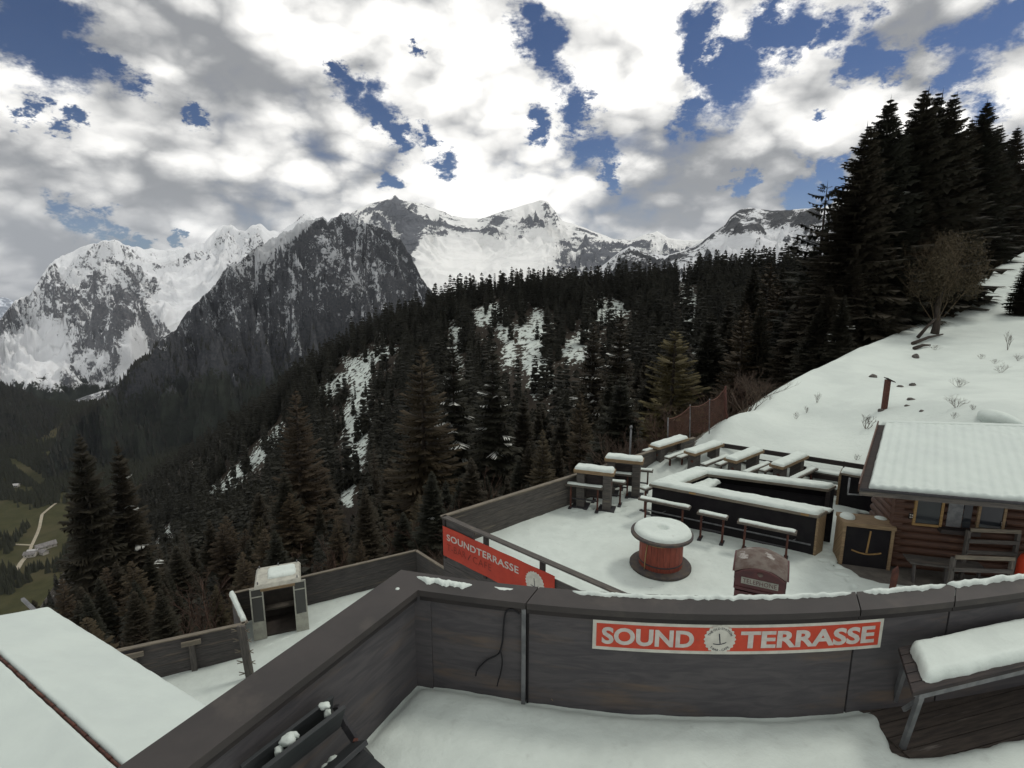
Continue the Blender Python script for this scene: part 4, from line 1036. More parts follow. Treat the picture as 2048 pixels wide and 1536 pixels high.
# sign on the parapet
cumI = np.concatenate([[0], np.cumsum(np.hypot(*np.diff(np.array(WIN), axis=0).T))]); wxs = np.array([p[0] for p in WIN]); wys = np.array([p[1] for p in WIN])
def SW(s, z, off):
    x, y = np.interp(s, cumI, wxs), np.interp(s, cumI, wys); x2, y2 = np.interp(s + .02, cumI, wxs), np.interp(s + .02, cumI, wys)
    t = Vector((x2 - x, y2 - y)).normalized(); return Vector((x + t.y * off, y - t.x * off, z))
ss = np.linspace(0, cumI[-1], 400)
def s_of(u, z=4.08): return float(np.interp(u, [proj(*SW(a, z, 0))[0] for a in ss], ss))
def z_of(u, v): p = SW(s_of(u), 0, 0); return ony(u, v, p.y).z
S0, S1 = s_of(1185), s_of(1760)
ZT = sum(z_of(u, v) for u, v in ((1190, 1234), (1450, 1243), (1750, 1240))) / 3; ZB = sum(z_of(u, v) for u, v in ((1190, 1291), (1450, 1305), (1750, 1297))) / 3
sg = thing('sign_board', 'red SOUND TERRASSE sign with white frame on the timber parapet', 'sign', tuple(SW((S0 + S1) / 2, ZB, .01)))
def band(a, c, z0, z1, o0, o1):
    n = 24; inn = [tuple(SW(a + (c - a) * i / n, 0, o1).to_2d()) for i in range(n + 1)]; out = [tuple(SW(a + (c - a) * i / n, 0, o0).to_2d()) for i in range(n + 1)]
    return MB().sweep(inn, out, z0, z1)
band(S0, S1, ZB, ZT, .002, .018).build('backing', 'sign_white', sg)
fr = .030
band(S0 + fr, S1 - fr, ZB + fr, ZT - fr, .018, .021).build('panel', 'red_sign', sg)
mp = lambda x, y: SW(x, y, .0235)
zc = (ZB + ZT) / 2; hl = (ZT - ZB) * .29
lettering('SOUND', (s_of(1203), s_of(1386), zc - hl, zc + hl), mp, 'letter_white', sg, .035)
lettering('TERRASSE', (s_of(1478), s_of(1744), zc - hl, zc + hl), mp, 'letter_white', sg, .035)
def emblem(mpo, cx, cz, R, parent, ringtext=True, off=(.024, .026, .028)):
    b = MB(); n = 132; pts = []
    for i in range(n):
        a = 2 * math.pi * i / n; r = R * (1 + .045 * math.cos(22 * a)); pts.append(mpo(cx + r * math.cos(a), cz + r * math.sin(a), off[0]))
    c = mpo(cx, cz, off[0])
    for i in range(n): b.face([c, pts[i], pts[(i + 1) % n]])
    e = b.build('emblem', 'sign_white', parent)
    b = MB(); w = R * .035
    P = lambda x, z: mpo(cx + x * R, cz + z * R, off[1])
    b.face([P(-.10, .42), P(-.03, .42), P(.06, -.30), P(-.01, -.30)])
    arc = [(-.42 + .84 * i / 14, -.30 - .09 * math.sin(math.pi * i / 14) + .10 * (i / 14)) for i in range(15)]
    for i in range(14): b.face([P(arc[i][0], arc[i][1] - .045), P(arc[i + 1][0], arc[i + 1][1] - .045), P(arc[i + 1][0], arc[i + 1][1] + .02), P(arc[i][0], arc[i][1] + .02)])
    b.build('bar_mark', 'ink_blue', e)
    if ringtext:
        r0, r1 = R * .70, R * .86
        top = lambda x, y: mpo(cx + (r0 + y) * math.cos(math.radians(160) - x), cz + (r0 + y) * math.sin(math.radians(160) - x), off[1])
        lettering('THE OLD STATION', (0, math.radians(140), 0, r1 - r0), top, 'ink_blue', e, .01)
        bot = lambda x, y: mpo(cx + (r1 - y) * math.cos(math.radians(222) + x), cz + (r1 - y) * math.sin(math.radians(222) + x), off[1])
        lettering('T-BAR - CAFE', (0, math.radians(96), 0, r1 - r0), bot, 'ink_blue', e, .01)
emblem(lambda x, z, o: SW(x, z, o), s_of(1437), z_of(1437, 1275), (ZT - ZB) * .465, sg)

# hanging cable
def wp(u, v, off=.03): s = s_of(u, 4.0); p = SW(s, 0, off); return (p.x, p.y, ony(u, v, p.y).z)
def spline(P, n=8):
    P = [Vector(p) for p in P]; out = []
    for i in range(len(P) - 1):
        p0, p1, p2, p3 = P[max(i - 1, 0)], P[i], P[i + 1], P[min(i + 2, len(P) - 1)]
        for k in range(n):
            t = k / n; out.append(.5 * ((2 * p1) + (p2 - p0) * t + (2 * p0 - 5 * p1 + 4 * p2 - p3) * t * t + (3 * p1 - p0 - 3 * p2 + p3) * t ** 3))
    return out + [P[-1]]
cb = thing('hanging_cable', 'black cable looped down the inside of the parapet', 'cable', wp(955, 1345))
b = MB(); b.tube(spline([wp(1040, 1228), (wp(1025, 1219)), wp(1013, 1225), wp(1009, 1250), wp(1006, 1285), wp(998, 1308), wp(975, 1320), wp(957, 1338), wp(953, 1352, .05)]), .008, 7); b.build('strand', 'cable_black', cb)
b = MB(); b.tube(spline([wp(1002, 1300, .035), wp(1006, 1322, .035), wp(1003, 1345, .035), wp(998, 1362, .035), wp(996, 1373, .05)]), .006, 7); b.build('strand', 'cable_black', cb)
tw = onz(1090, 1386, ZF + .01); tw2 = onz(1106, 1402, ZF + .02)
b = MB(); b.tube([tw, tw.lerp(tw2, .5) + Vector((.0, 0, .015)), tw2], [.005, .005, .002], 5); tag(b.build('stick', 'wood_tan'), 'thin pale stick lying on the snow below the parapet joint', 'stick')

# snow loaded table at the right
tzt = 4.04
TQ = [onz(1826, 1386, tzt), onz(2330, 1266, tzt), onz(2180, 1212, tzt), onz(1797, 1294, tzt)]
tb = thing('wooden_table', 'dark wooden table with thick snow and steel legs on the upper terrace', 'table', (TQ[0].x + .3, TQ[0].y + .2, ZF - .06))
nb = 5
for k in range(nb):
    f0, f1 = k / nb + .006, (k + 1) / nb - .006
    Q = [TQ[0].lerp(TQ[3], f0), TQ[1].lerp(TQ[2], f0), TQ[1].lerp(TQ[2], f1), TQ[0].lerp(TQ[3], f1)]
    b = MB(); b.quadbox(Q, tzt - .035, tzt); b.build('board', 'dark_wood', tb, bevel=.003)
def inset(Q, a, c, d, e):
    """shrink a quad by fractions: near, far, left, right"""
    l0, l1 = Q[0].lerp(Q[3], a), Q[3].lerp(Q[0], c); r0, r1 = Q[1].lerp(Q[2], a), Q[2].lerp(Q[1], c)
    return [l0.lerp(r0, d), r0.lerp(l0, e), r1.lerp(l1, e), l1.lerp(r1, d)]
b = MB(); I = inset(TQ, .06, .06, .02, .02); b.beam(I[0] - Vector((0, 0, .055)), I[1] - Vector((0, 0, .055)), .04, .04); b.beam(I[3] - Vector((0, 0, .055)), I[2] - Vector((0, 0, .055)), .04, .04); b.beam(I[0] - Vector((0, 0, .056)), I[3] - Vector((0, 0, .056)), .035, .035)
b.build('rail', 'grey_metal', tb)
for Q in (I[0].lerp(I[1], .015), I[3].lerp(I[2], .03), I[1], I[2]):
    bt = Vector((Q.x + .06, Q.y + .16, ZF - .055)); b = MB(); b.beam(Q - Vector((0, 0, .07)), bt, .035, .035, (1, 0, 0)); b.build('leg', 'grey_metal', tb)
b = MB(); a = I[0].lerp(I[1], .02); b.beam((a.x, a.y, tzt - .09), (a.x + .02, a.y + .17, ZF + .28), .03, .02, (1, 0, 0)); b.build('brace', 'grey_metal', tb)
slab('snow_cover', inset(TQ, .10, .06, .045, .0), .085, tb, .075, (90, 34), 8, .006, .02)

# folded bench furniture leaning inside the left wing
fb = thing('folded_bench', 'dark folded benches leaning by the left parapet with lumps of snow', 'bench', tuple(onz(640, 1536, ZF)))
def along(u0, v0, u1, v1, z): return onz(u0, v0, z), onz(u1, v1, z)
a, c = along(684, 1432, 520, 1560, 4.02); b = MB(); b.beam(a, c, .03, .22, (.35, -.2, 1)); b.build('board', 'green_board', fb, bevel=.004)
a, c = along(664, 1409, 480, 1552, 4.06); b = MB(); b.beam(a, c, .025, .16, (.2, -.1, 1)); b.build('board', 'green_board', fb, bevel=.004)
a, c = along(720, 1486, 590, 1600, 3.80); b = MB(); b.beam(a, c, .035, .20, (.8, -.4, .6)); b.build('board', 'green_board', fb, bevel=.004)
a, c = along(744, 1515, 640, 1600, 3.62); b = MB(); b.beam(a, c, .30, .03, (0, 0, 1)); b.build('seat', 'green_board', fb, bevel=.004)
e = [onz(672, 1412, 4.0), onz(690, 1450, 3.86), onz(716, 1490, 3.70), onz(742, 1520, 3.45)]
b = MB()
for i in range(3): b.beam(e[i], e[i + 1], .03, .05, (0, 0, 1))
b.build('end_frame', 'dark_metal', fb)
pp = onz(711, 1482, 3.78); b = MB(); b.box(tuple(pp), (.03, .03, .02)); b.build('cap', 'rust_metal', fb)
def lump(u, v, z, r, seed, parent, name='snow_lump', sq=(1, 1, .8)):
    p = onz(u, v, z); bm = bmesh.new(); bmesh.ops.create_icosphere(bm, subdivisions=3, radius=1.)
    co = np.array([tuple(w.co) for w in bm.verts]); n = 1 + .35 * fbm(co[:, 0] * 1.4 + seed, co[:, 1] * 1.4 + co[:, 2], 3, seed)
    for w, k in zip(bm.verts, n): w.co = Vector((w.co.x * sq[0], w.co.y * sq[1], w.co.z * sq[2])) * (r * float(k))
    me = bpy.data.meshes.new(name); bm.to_mesh(me); bm.free(); me.materials.append(MAT['snow']); me.polygons.foreach_set('use_smooth', [True] * len(me.polygons))
    o = link(name, me, parent); o.location = world_inv(parent) @ p if parent else p; return o
for (u, v, z, r, sd_, sq) in ((575, 1480, 4.10, .050, 1, (1.1, .9, .8)), (558, 1502, 4.06, .036, 2, (.8, .9, 1)), (588, 1472, 4.10, .035, 4, (1, .7, .8)), (648, 1412, 4.13, .034, 5, (1.3, .8, .7)), (655, 1426, 4.06, .026, 7, (1, 1, 1)), (672, 1524, 3.74, .055, 8, (1.2, .8, .7)), (655, 1540, 3.74, .05, 9, (1, 1, .7))):
    lump(u, v, z, r, sd_, fb, sq=sq)

# ------------------------------------------------------------------ snowy roof at the lower left
rg0, rg1 = onz(0, 1318, 1.5), onz(240, 1538, 1.5); dr = (rg1 - rg0).normalized()
ev0, ev1 = onz(100, 1220, 1.0), onz(420, 1420, 1.0); de = (ev1 - ev0).normalized()
fe = onz(0, 1234, 1.28)
far_r = rg0 - dr * 1.55; near_r = rg1 + dr * 1.6; far_e = ev0; near_e = ev1 + de * 2.2
rf = thing('snowy_roof', 'snow covered gabled roof with reddish ridge below the left parapet', 'roof', (-6, 6, -1.5))
b = MB(); b.quadbox([tuple(p) for p in (far_r, near_r, near_e, far_e)], .0, .1)
b = MB(); th = Vector((0, 0, .10)); b.hexa([far_e - th, near_e - th, near_r - th, far_r - th], [far_e, near_e, near_r, far_r]); b.build('roof_slope', 'rust_metal', rf)
perp = Vector((-dr.y, dr.x, 0)); 
if perp.dot(ev0 - rg0) > 0: perp = -perp
lf, ln = far_r + perp * 2.6 - Vector((0, 0, .75)), near_r + perp * 2.6 - Vector((0, 0, .75))
b = MB(); b.hexa([far_r - th, near_r - th, ln - th, lf - th], [far_r, near_r, ln, lf]); b.build('roof_slope', 'rust_metal', rf)
slab('snow_cover', [far_r - perp * .024, near_r - perp * .024, near_e, far_e], .09, rf, .07, (120, 50), 31, .01, .006, 'roof_snow')
slab('snow_cover', [far_r + perp * .022, near_r + perp * .022, ln, lf], .075, rf, .05, (120, 50), 33, .01, .01, 'roof_snow')
nt = 22; Lr = (near_r - far_r).length
for k in range(nt):
    a = far_r + dr * (Lr * k / nt) + Vector((0, 0, .035)); c = far_r + dr * (Lr * (k + 1.08) / nt) + Vector((0, 0, .05))
    b = MB(); b.tube([a - Vector((0, 0, .012)), c - Vector((0, 0, .018))], [.016, .020], 6, True); b.build('ridge_tile', 'rust_metal', rf)
gb = [far_e - th, far_r - th, lf - th]
b = MB(); b.face([far_e - th * .2 + Vector((0, 0, -.02)), far_r - th * .2, lf - th * .2, (lf.x, lf.y, -3), (far_e.x, far_e.y, -3)]); b.face([near_e, ev0, (ev0.x, ev0.y, -3), (near_e.x, near_e.y, -3)]); b.build('wall', 'grey_board', rf)
g = onz(45, 1198, 1.2), onz(75, 1226, 1.1); b = MB(); b.beam(g[0], g[1], .05, .05); b.build('gutter', 'grey_metal', rf)
# ------------------------------------------------------------------ gondola terrace
ZG = -3.0
f1a, f1b = onz(150, 1318, ZG + 1), onz(490, 1246, ZG + 1); f2b = onz(463, 1186, ZG + 1); f3b = onz(832, 1100, ZG + 1); f4b = onz(905, 1146, ZG + 1)
Qg = [Vector((f1a.x, f1a.y, 0)), Vector((-3.2, 4.2, 0)), Vector((-1.6, 15.2, 0)), Vector((f3b.x, f3b.y, 0))]
gs, gt = 90, 90; S, T = np.meshgrid(np.linspace(0, 1, gs), np.linspace(0, 1, gt))
a, b_, c, d = [np.array(q[:2]) for q in (f1a, (1.0, 4.6), (-1.0, 16.0), (f3b.x + .02, f3b.y + .05))]
PP = (a * (1 - S[..., None]) + b_ * S[..., None]) * (1 - T[..., None]) + (d * (1 - S[..., None]) + c * S[..., None]) * T[..., None]
# push the far-left side out to the bay behind the gondola
ZZ = ZG + .04 * fbm(PP[..., 0] / .9, PP[..., 1] / .9, 3, 61)
tag(link('gondola_terrace_snow', npmesh('gondola_terrace_snow', np.concatenate([PP, ZZ[..., None]], 2).reshape(-1, 3), gridquads(gt, gs), 'snow')), 'snow on the floor of the gondola terrace', 'snow', None, 'stuff')
bayq = [f1b, f3b, f3b + (f2b - f1b) * .2, f2b]
slab('bay', [Vector((f1b.x, f1b.y, ZG - .05)), Vector((f3b.x, f3b.y, ZG - .05)), Vector((f3b.x, f3b.y + .1, ZG - .05)), Vector((f2b.x, f2b.y, ZG - .05))], .05, None, .02, (30, 12), 3)
tag(bpy.data.objects['bay'], 'snow on the floor of the bay around the gondola', 'snow', None, 'stuff'); bpy.data.objects['bay'].name = 'bay_snow'
def plank_fence(name, label, a, c, top, nb, ph, z0, pm, rm, posts=(), inward=None, railw=.12, group=None, railh=.035):
    t = thing(name, label, 'fence', ((a.x + c.x) / 2, (a.y + c.y) / 2, z0), 0, group)
    for k in range(nb):
        z = z0 + (top - z0 - .05) * (k + .5) / nb; h = (top - z0 - .05) / nb * .965
        b = MB(); b.beam((a.x, a.y, z), (c.x, c.y, z), .03 + random.uniform(-.003, .003), h); b.build('plank', pm, t)
    b = MB(); b.beam((a.x, a.y, top - railh / 2), (c.x, c.y, top - railh / 2), railw, railh); b.build('top_rail', rm, t, bevel=.004)
    return t
fg1 = plank_fence('terrace_fence', 'grey plank fence with tan rail left of the gondola', f1a, f1b, ZG + 1, 5, .2, ZG - .1, 'plank_side', 'rail_tan')
nrm = Vector((f1b.y - f1a.y, -(f1b.x - f1a.x), 0)).normalized()
if nrm.y > 0: nrm = -nrm
for f in (.32, .66):
    q = f1a.lerp(f1b, f) + nrm * .07; b = MB(); b.beam((q.x, q.y, ZG - .05), (q.x, q.y, ZG + .86), .13, .06, tuple(nrm)); b.build('post', 'plank_grey', fg1)
    d_ = (f1b - f1a).normalized(); b = MB(); e = q + nrm * .03; b.beam((e.x - d_.x * .22, e.y - d_.y * .22, ZG + .82), (e.x + d_.x * .22, e.y + d_.y * .22, ZG + .82), .06, .12); b.build('post_head', 'rail_tan', fg1)
fg2 = plank_fence('terrace_fence', 'short fence return topped with snow beside the gondola', f1b, f2b, ZG + 1, 5, .2, ZG - .1, 'plank_side', 'rail_tan', railw=.16)
m_ = (f2b - f1b).normalized(); sdv = Vector((-m_.y, m_.x, 0)) * .07
slab('snow_cover', [f1b + sdv + m_ * .1 + Vector((0, 0, .0)), f1b - sdv + m_ * .1, f2b - sdv, f2b + sdv], .09, fg2, .06, (14, 40), 5, .01, .02)
fg3 = plank_fence('terrace_fence', 'dark plank fence with thin tan rail behind the gondola', f2b, f3b, ZG + 1, 5, .2, ZG - .1, 'plank_side', 'rail_tan', railw=.10)
fg4 = plank_fence('terrace_fence', 'short plank fence running under the red banner corner', f3b, f4b, ZG + 1, 5, .2, ZG - .1, 'plank_side', 'rail_tan', railw=.10)

# peg post (ski rack)
pr = onz(501, 1356, ZG); ptop = ony(482, 1252, pr.y)
rk = thing('ski_rack_post', 'leaning plank post with pairs of wooden pegs on its sides', 'rack', tuple(pr))
b = MB(); b.beam(pr - Vector((0, 0, .1)), ptop, .20, .06, (0, 1, 0)); b.build('post', 'plank_grey', rk)
ax = (ptop - pr)
for k, f in enumerate((.1, .32, .53, .74, .92)):
    for s in (-1, 1):
        q = pr + ax * f + Vector((s * .10, -.02, 0))
        for dz in (.06, -.03):
            b = MB(); b.tube([q, q + Vector((s * .13, -.05, dz + .02))], [.014, .01], 6); b.build('peg', 'rail_tan', rk)
# gondola
gl, gr = onz(522, 1276, ZG), onz(606, 1258, ZG); gd = (gr - gl); gw = gd.length; gx_ = gd.normalized(); gy_ = Vector((-gx_.y, gx_.x, 0))
go = thing('gondola_cabin', 'small old cable car cabin with open doors and snowy roof', 'gondola', tuple(gl.lerp(gr, .5) + gy_ * .45), math.atan2(gx_.y, gx_.x))
hw, hd, gh = gw / 2, .5, 1.55
b = MB(); b.box((0, hd - .02, gh * .28), (gw, .04, gh * .56)); b.box((-hw + .02, 0, gh * .28), (.04, 2 * hd - .08, gh * .56)); b.box((hw - .02, 0, gh * .28), (.04, 2 * hd - .08, gh * .56)); b.build('body', 'cabin_inside', go, False)
b = MB(); b.box((0, 0, .03), (gw - .1, 2 * hd - .1, .06)); b.build('floor', 'cabin_inside', go, False)
for sx_ in (-1, 1):
    for sy_ in (-1, 1):
        b = MB(); b.box((sx_ * (hw - .025), sy_ * (hd - .025), gh / 2), (.05, .05, gh)); b.build('pillar', 'cabin_paint', go, False)
b = MB(); b.box((0, hd - .02, gh * .78), (gw - .1, .012, gh * .42)); b.build('pane', 'pane_grey', go, False)
b = MB(); b.hexa([(-hw - .06, -hd - .08, gh), (hw + .06, -hd - .08, gh), (hw + .06, hd + .06, gh), (-hw - .06, hd + .06, gh)], [(-hw + .0, -hd + .0, gh + .10), (hw, -hd + .0, gh + .10), (hw, hd, gh + .10), (-hw, hd, gh + .10)]); rfo = b.build('roof', 'cabin_paint', go, False, bevel=.02)
b = MB(); b.box((0, -hd - .085, gh - .03), (gw * .8, .02, .07)); b.build('lintel', 'wood_tan', go, False)
for x_, y_ in ((-hw, -hd), (hw, -hd), (-hw, hd), (hw, hd), (0, hd)):
    b = MB(); b.tube([(x_ * .92, y_ * .92, gh + .08), (x_ * .92, y_ * .92, gh + .17)], .018, 6); b.build('hook', 'grey_metal', go, False)
sq_ = [Vector((-hw * .5, -hd * .55, gh + .10)), Vector((hw * .85, -hd * .55, gh + .10)), Vector((hw * .85, hd * .75, gh + .10)), Vector((-hw * .5, hd * .75, gh + .10))]
slab('snow_cover', sq_, .06, go, .12, (30, 24), 9, .01, .03, world=False)
for s in (-1, 1):
    dt = MB(); x0, x1 = (s * hw - .17, s * hw + .17); y_ = -hd - .02; yb = y_ - .02
    for (xa, xb, z0_, z1_) in ((x0, x0 + .035, .0, gh + .02), (x1 - .035, x1, .0, gh + .02), (x0, x1, gh - .02, gh + .03), (x0, x1, .0, .55), (x0, x1, gh - .25, gh - .22)):
        dt.box(((xa + xb) / 2, y_ + (.001 if xb - xa > .1 else 0), (z0_ + z1_) / 2), (xb - xa, .03, z1_ - z0_))
    dr_ = dt.build('door', 'cabin_paint', go, False)
    pb = MB(); pb.box(((x0 + x1) / 2, y_ + .004, .55 + (gh - .57) / 2), (x1 - x0 - .06, .01, gh - .6)); pb.build('pane', 'pane_grey', dr_, False)
b = MB(); b.box((0, hd - .16, .42), (gw - .14, .24, .05)); b.build('seat', 'seat_wood', go, False)

# ------------------------------------------------------------------ lower terrace
Z1 = .95
P0 = onz(887, 1031, Z1).to_2d(); dA = (onz(1230, 1180, Z1).to_2d() - P0).normalized(); dB = (onz(1370, 880, Z1).to_2d() - P0).normalized()
P3 = P0 + dA * 13.2; P1 = P0 + dB * 11.6; P2 = Vector((17.5, 13.3))
PATCH = [tuple(onz(u, v, 0).to_2d()) for u, v in [(1672, 1123), (1690, 1132), (1706, 1138), (1722, 1152), (1760, 1162), (1800, 1167), (1880, 1174), (2000, 1185), (2200, 1195), (2200, 1050), (1900, 1040), (1785, 1030), (1720, 1022), (1712, 1032), (1745, 1042), (1740, 1060), (1700, 1090), (1680, 1112)]]
n1_, n2_ = 330, 330; S, T = np.meshgrid(np.linspace(0, 1, n1_), np.linspace(0, 1, n2_))
PP = (np.array(P0) * (1 - S[..., None]) + np.array(P3) * S[..., None]) * (1 - T[..., None]) + (np.array(P1) * (1 - S[..., None]) + np.array(P2) * S[..., None]) * T[..., None]
X, Y = PP[..., 0], PP[..., 1]
Z = .03 * fbm(X / 1.3, Y / 1.3, 3, 71) + .011 * fbm(X / .3, Y / .3, 3, 72)
steps = [(1652, 1094), (1653, 1108), (1647, 1121), (1668, 1128), (1675, 1135), (1664, 1138), (1684, 1150), (1697, 1160), (1706, 1176)] + [(1190 + random.uniform(-55, 60), 1012 + random.uniform(-10, 14)) for _ in range(26)] + [(1270 + random.uniform(-25, 25), 985 + random.uniform(-14, 14)) for _ in range(10)]
rf_ = random.Random(4)
for (u, v) in steps:
    p = onz(u, v, 0); k = rf_.uniform(.7, 1.1); an = rf_.uniform(-.5, 1.2); cx = (X - p.x) * math.cos(an) + (Y - p.y) * math.sin(an); cy = -(X - p.x) * math.sin(an) + (Y - p.y) * math.cos(an)
    Z = Z - .06 * k * np.exp(-((cx / .12) ** 2 + (cy / .06) ** 2) ** 2) + .010 * np.exp(-((cx / .2) ** 2 + (cy / .14) ** 2))
dP = polydist(X, Y, PATCH); iP = poly_in(X, Y, PATCH); sP = np.where(iP, dP, -dP) + .06 * fbm(X / .35, Y / .35, 3, 73)
Z = np.where(sP > -.10, -.075 + (Z + .075) * np.sqrt(np.clip(1 - (1 - np.clip(-sP / .10, 0, 1)) ** 2, 0, 1)) - np.clip(sP, 0, .05), Z)
Z = np.where(T < .02, Z - .02, Z)
q = gridquads(n2_, n1_); keep = ~((sP.ravel()[q] > .12).all(1)); q = q[keep]; used, inv = np.unique(q, return_inverse=True)
tag(link('lower_snow', npmesh('lower_snow', np.stack([X.ravel(), Y.ravel(), Z.ravel()], 1)[used], inv.reshape(-1, 4), 'snow')), 'snow with footprints covering the lower terrace floor', 'snow', None, 'stuff')
b = MB(); b.quadbox([(P0.x, P0.y), (P3.x, P3.y), (P2.x, P2.y), (P1.x, P1.y)], -.35, -.055); tag(b.build('lower_deck', 'concrete'), 'floor slab of the lower terrace', None, None, 'structure')
# facade below the banner
fo = offs([tuple(P0), tuple(P3)], -.03)
fa = thing('base_wall', 'grey boarded base wall below the red banner', 'wall', (P0.x, P0.y, -4))
for k in range(18):
    z = -.10 - .235 * k; b = MB(); b.beam((P0.x - dA.x * .02, P0.y - dA.y * .02, z - .115), (P3.x, P3.y, z - .115), .05, .226); b.build('board', 'plank_side', fa)
for k in range(18):
    z = -.10 - .235 * k; b = MB(); b.beam((P0.x - .01, P0.y + .035, z - .115), (P1.x, P1.y, z - .115), .05, .226); b.build('board', 'plank_side', fa)

# back-left fence of planks
ff = thing('plank_fence', 'long grey plank fence along the valley side of the lower terrace', 'fence', (2.5, 16.3, 0))
c0, c1 = P0 - dA * .0, P0 + dB * 11.3
for k in range(6):
    z = -.05 + .157 * (k + .5); b = MB(); b.beam((c0.x, c0.y, z), (c1.x, c1.y, z), .035 + .008 * (k % 2), .150); b.build('plank', 'plank_grey', ff)
b = MB(); b.beam((c0.x - dB.x * .06, c0.y - dB.y * .06, Z1 - .02), (c1.x, c1.y, Z1 - .02), .13, .04); b.build('top_rail', 'rail_tan', ff, bevel=.004)
nB = Vector((dB.y, -dB.x))
for f in np.linspace(.8, 11, 7):
    q = c0 + dB * float(f) - nB * .05; b = MB(); b.beam((q.x, q.y, -.3), (q.x, q.y, Z1 - .05), .09, .06, (dB.x, dB.y, 0)); b.build('post', 'plank_side', ff)
# front rail fence with the banner
fr_ = thing('rail_fence', 'dark timber railing carrying the red banner on the lower terrace', 'fence', (0, 11.3, 0))
cA0, cA1 = P0, P0 + dA * 8.6
b = MB(); b.beam((cA0.x, cA0.y, Z1 - .022), (cA1.x, cA1.y, Z1 - .022), .15, .044); b.build('top_rail', 'plank_grey', fr_, bevel=.004)
nA = Vector((dA.y, -dA.x)) if dA.y < 0 and True else Vector((-dA.y, dA.x))
if nA.y > 0: nA = -nA                     # outward, towards the camera
for (s0, s1) in ((0., 8.6),):
    for k in range(3):
        z = .0 + .20 * (k + .5); a = cA0 + dA * s0; c = cA0 + dA * s1
        b = MB(); b.beam((a.x, a.y, z), (c.x, c.y, z), .032, .194); b.build('plank', 'plank_side', fr_)
a = cA0; c = cA0 + dA * 1.15
b = MB(); b.beam((a.x, a.y, .755), (c.x, c.y, .755), .034, .29); b.build('plank', 'plank_side', fr_)
for s in (.06, 1.55, 3.3, 5.1, 6.9, 8.5):
    q = cA0 + dA * s; b = MB(); b.beam((q.x, q.y, -.2), (q.x, q.y, Z1 - .046), .11, .09, (dA.x, dA.y, 0)); b.build('post', 'dark_wood', fr_)
bn = thing('banner', 'red SOUNDTERRASSE banner hung on the railing of the lower terrace', 'banner', (cA0.x + nA.x * .06, cA0.y + nA.y * .06, 0))
bL = 3.65; bz0, bz1 = -.12, .70
def BM(x, z, o=.0):
    q = cA0 + dA * (x + .03) + nA * (.062 + o + .006 * math.sin(x * 7) * (1 if o == 0 else 1)); return Vector((q.x, q.y, z))
b = MB(); n = 40
for i in range(n):
    x0, x1 = bL * i / n, bL * (i + 1) / n
    b.face([BM(x0, bz0), BM(x1, bz0), BM(x1, bz1), BM(x0, bz1)]); b.face([BM(x0, bz1, -.012), BM(x1, bz1, -.012), BM(x1, bz0, -.012), BM(x0, bz0, -.012)])
for (i0, i1) in ((0, 1),):
    b.face([BM(0, bz0, -.012), BM(0, bz0), BM(0, bz1), BM(0, bz1, -.012)]); b.face([BM(bL, bz0), BM(bL, bz0, -.012), BM(bL, bz1, -.012), BM(bL, bz1)])
b.build('cloth', 'red_banner', bn)
lettering('SOUNDTERRASSE', (.16, 2.62, .35, .53), lambda x, y: BM(x, y, .004), 'letter_white', bn, .02, 1.05)
for wd, xa, xb in (('T-BAR', .16, .86), ('/', .92, 1.06), ('CAFE', 1.12, 1.75)): lettering(wd, (xa, xb, .08, .26), lambda x, y: BM(x, y, .004), 'faded_ink', bn, .0, 1.1)
emblem(lambda x, z, o: BM(x, z, o - .02), 3.10, .33, .26, bn, False)
for s in (.03, bL - .03):
    pass

# back rail and bench along the snow slope
k0, k1 = Vector((7.55, 19.65)), Vector((12.2, 16.7)); kd = (k1 - k0).normalized(); kn = Vector((kd.y, -kd.x))
if kn.y > 0: kn = -kn
br = thing('rail_fence', 'low dark rail fence between the tables and the snow slope', 'fence', (9.6, 18.3, 0))
for z, h in ((.90, .16), (.52, .16), (.18, .18)):
    b = MB(); b.beam((k0.x, k0.y, z), (k1.x, k1.y, z), .045, h); b.build('plank', 'dark_wood', br)
for f in (0.02, .25, .5, .75, .98):
    q_ = k0.lerp(k1, f) - kn * .05; b = MB(); b.beam((q_.x, q_.y, -.2), (q_.x, q_.y, .97), .09, .05, (kd.x, kd.y, 0)); b.build('post', 'dark_wood', br)
def snow_bench(a, c, w, z, lab, m='seat_wood', back=None):
    d = (c - a).normalized(); n = Vector((-d.y, d.x)); t = thing('bench', lab, 'bench', ((a.x + c.x) / 2, (a.y + c.y) / 2, 0))
    b = MB(); b.quadbox([a - n * w / 2, c - n * w / 2, c + n * w / 2, a + n * w / 2], z - .05, z); b.build('seat', m, t)
    for f in (.1, .9):
        q = a.lerp(c, f); b = MB(); b.quadbox([q - d * .04 - n * w * .4, q + d * .04 - n * w * .4, q + d * .04 + n * w * .4, q - d * .04 + n * w * .4], -.06, z - .052); b.build('leg', 'dark_wood', t)
    b = MB(); b.quadbox([a - n * (w / 2 - .03), c - n * (w / 2 - .03), c - n * (w / 2 - .06), a - n * (w / 2 - .06)], z - .22, z - .052); b.build('apron', 'dark_wood', t)
    Q = [a - n * (w / 2 - .01) + d * .01, c - n * (w / 2 - .01) - d * .01, c + n * (w / 2 - .01) - d * .01, a + n * (w / 2 - .01) + d * .01]
    slab('snow_cover', [Vector((p.x, p.y, z)) for p in Q], .06, t, .05, (40, 10), 3, .008, .012); return t
b0 = Vector((9.95, 17.75)); snow_bench(b0, b0 + kd * 2.0, .36, .62, 'snowy plank bench set against the low rail fence near the hut')
b0 = Vector((9.55, 17.1)); snow_bench(b0, b0 + kd * 1.75, .34, .40, 'lower snowy plank bench in front of the one by the rail fence')
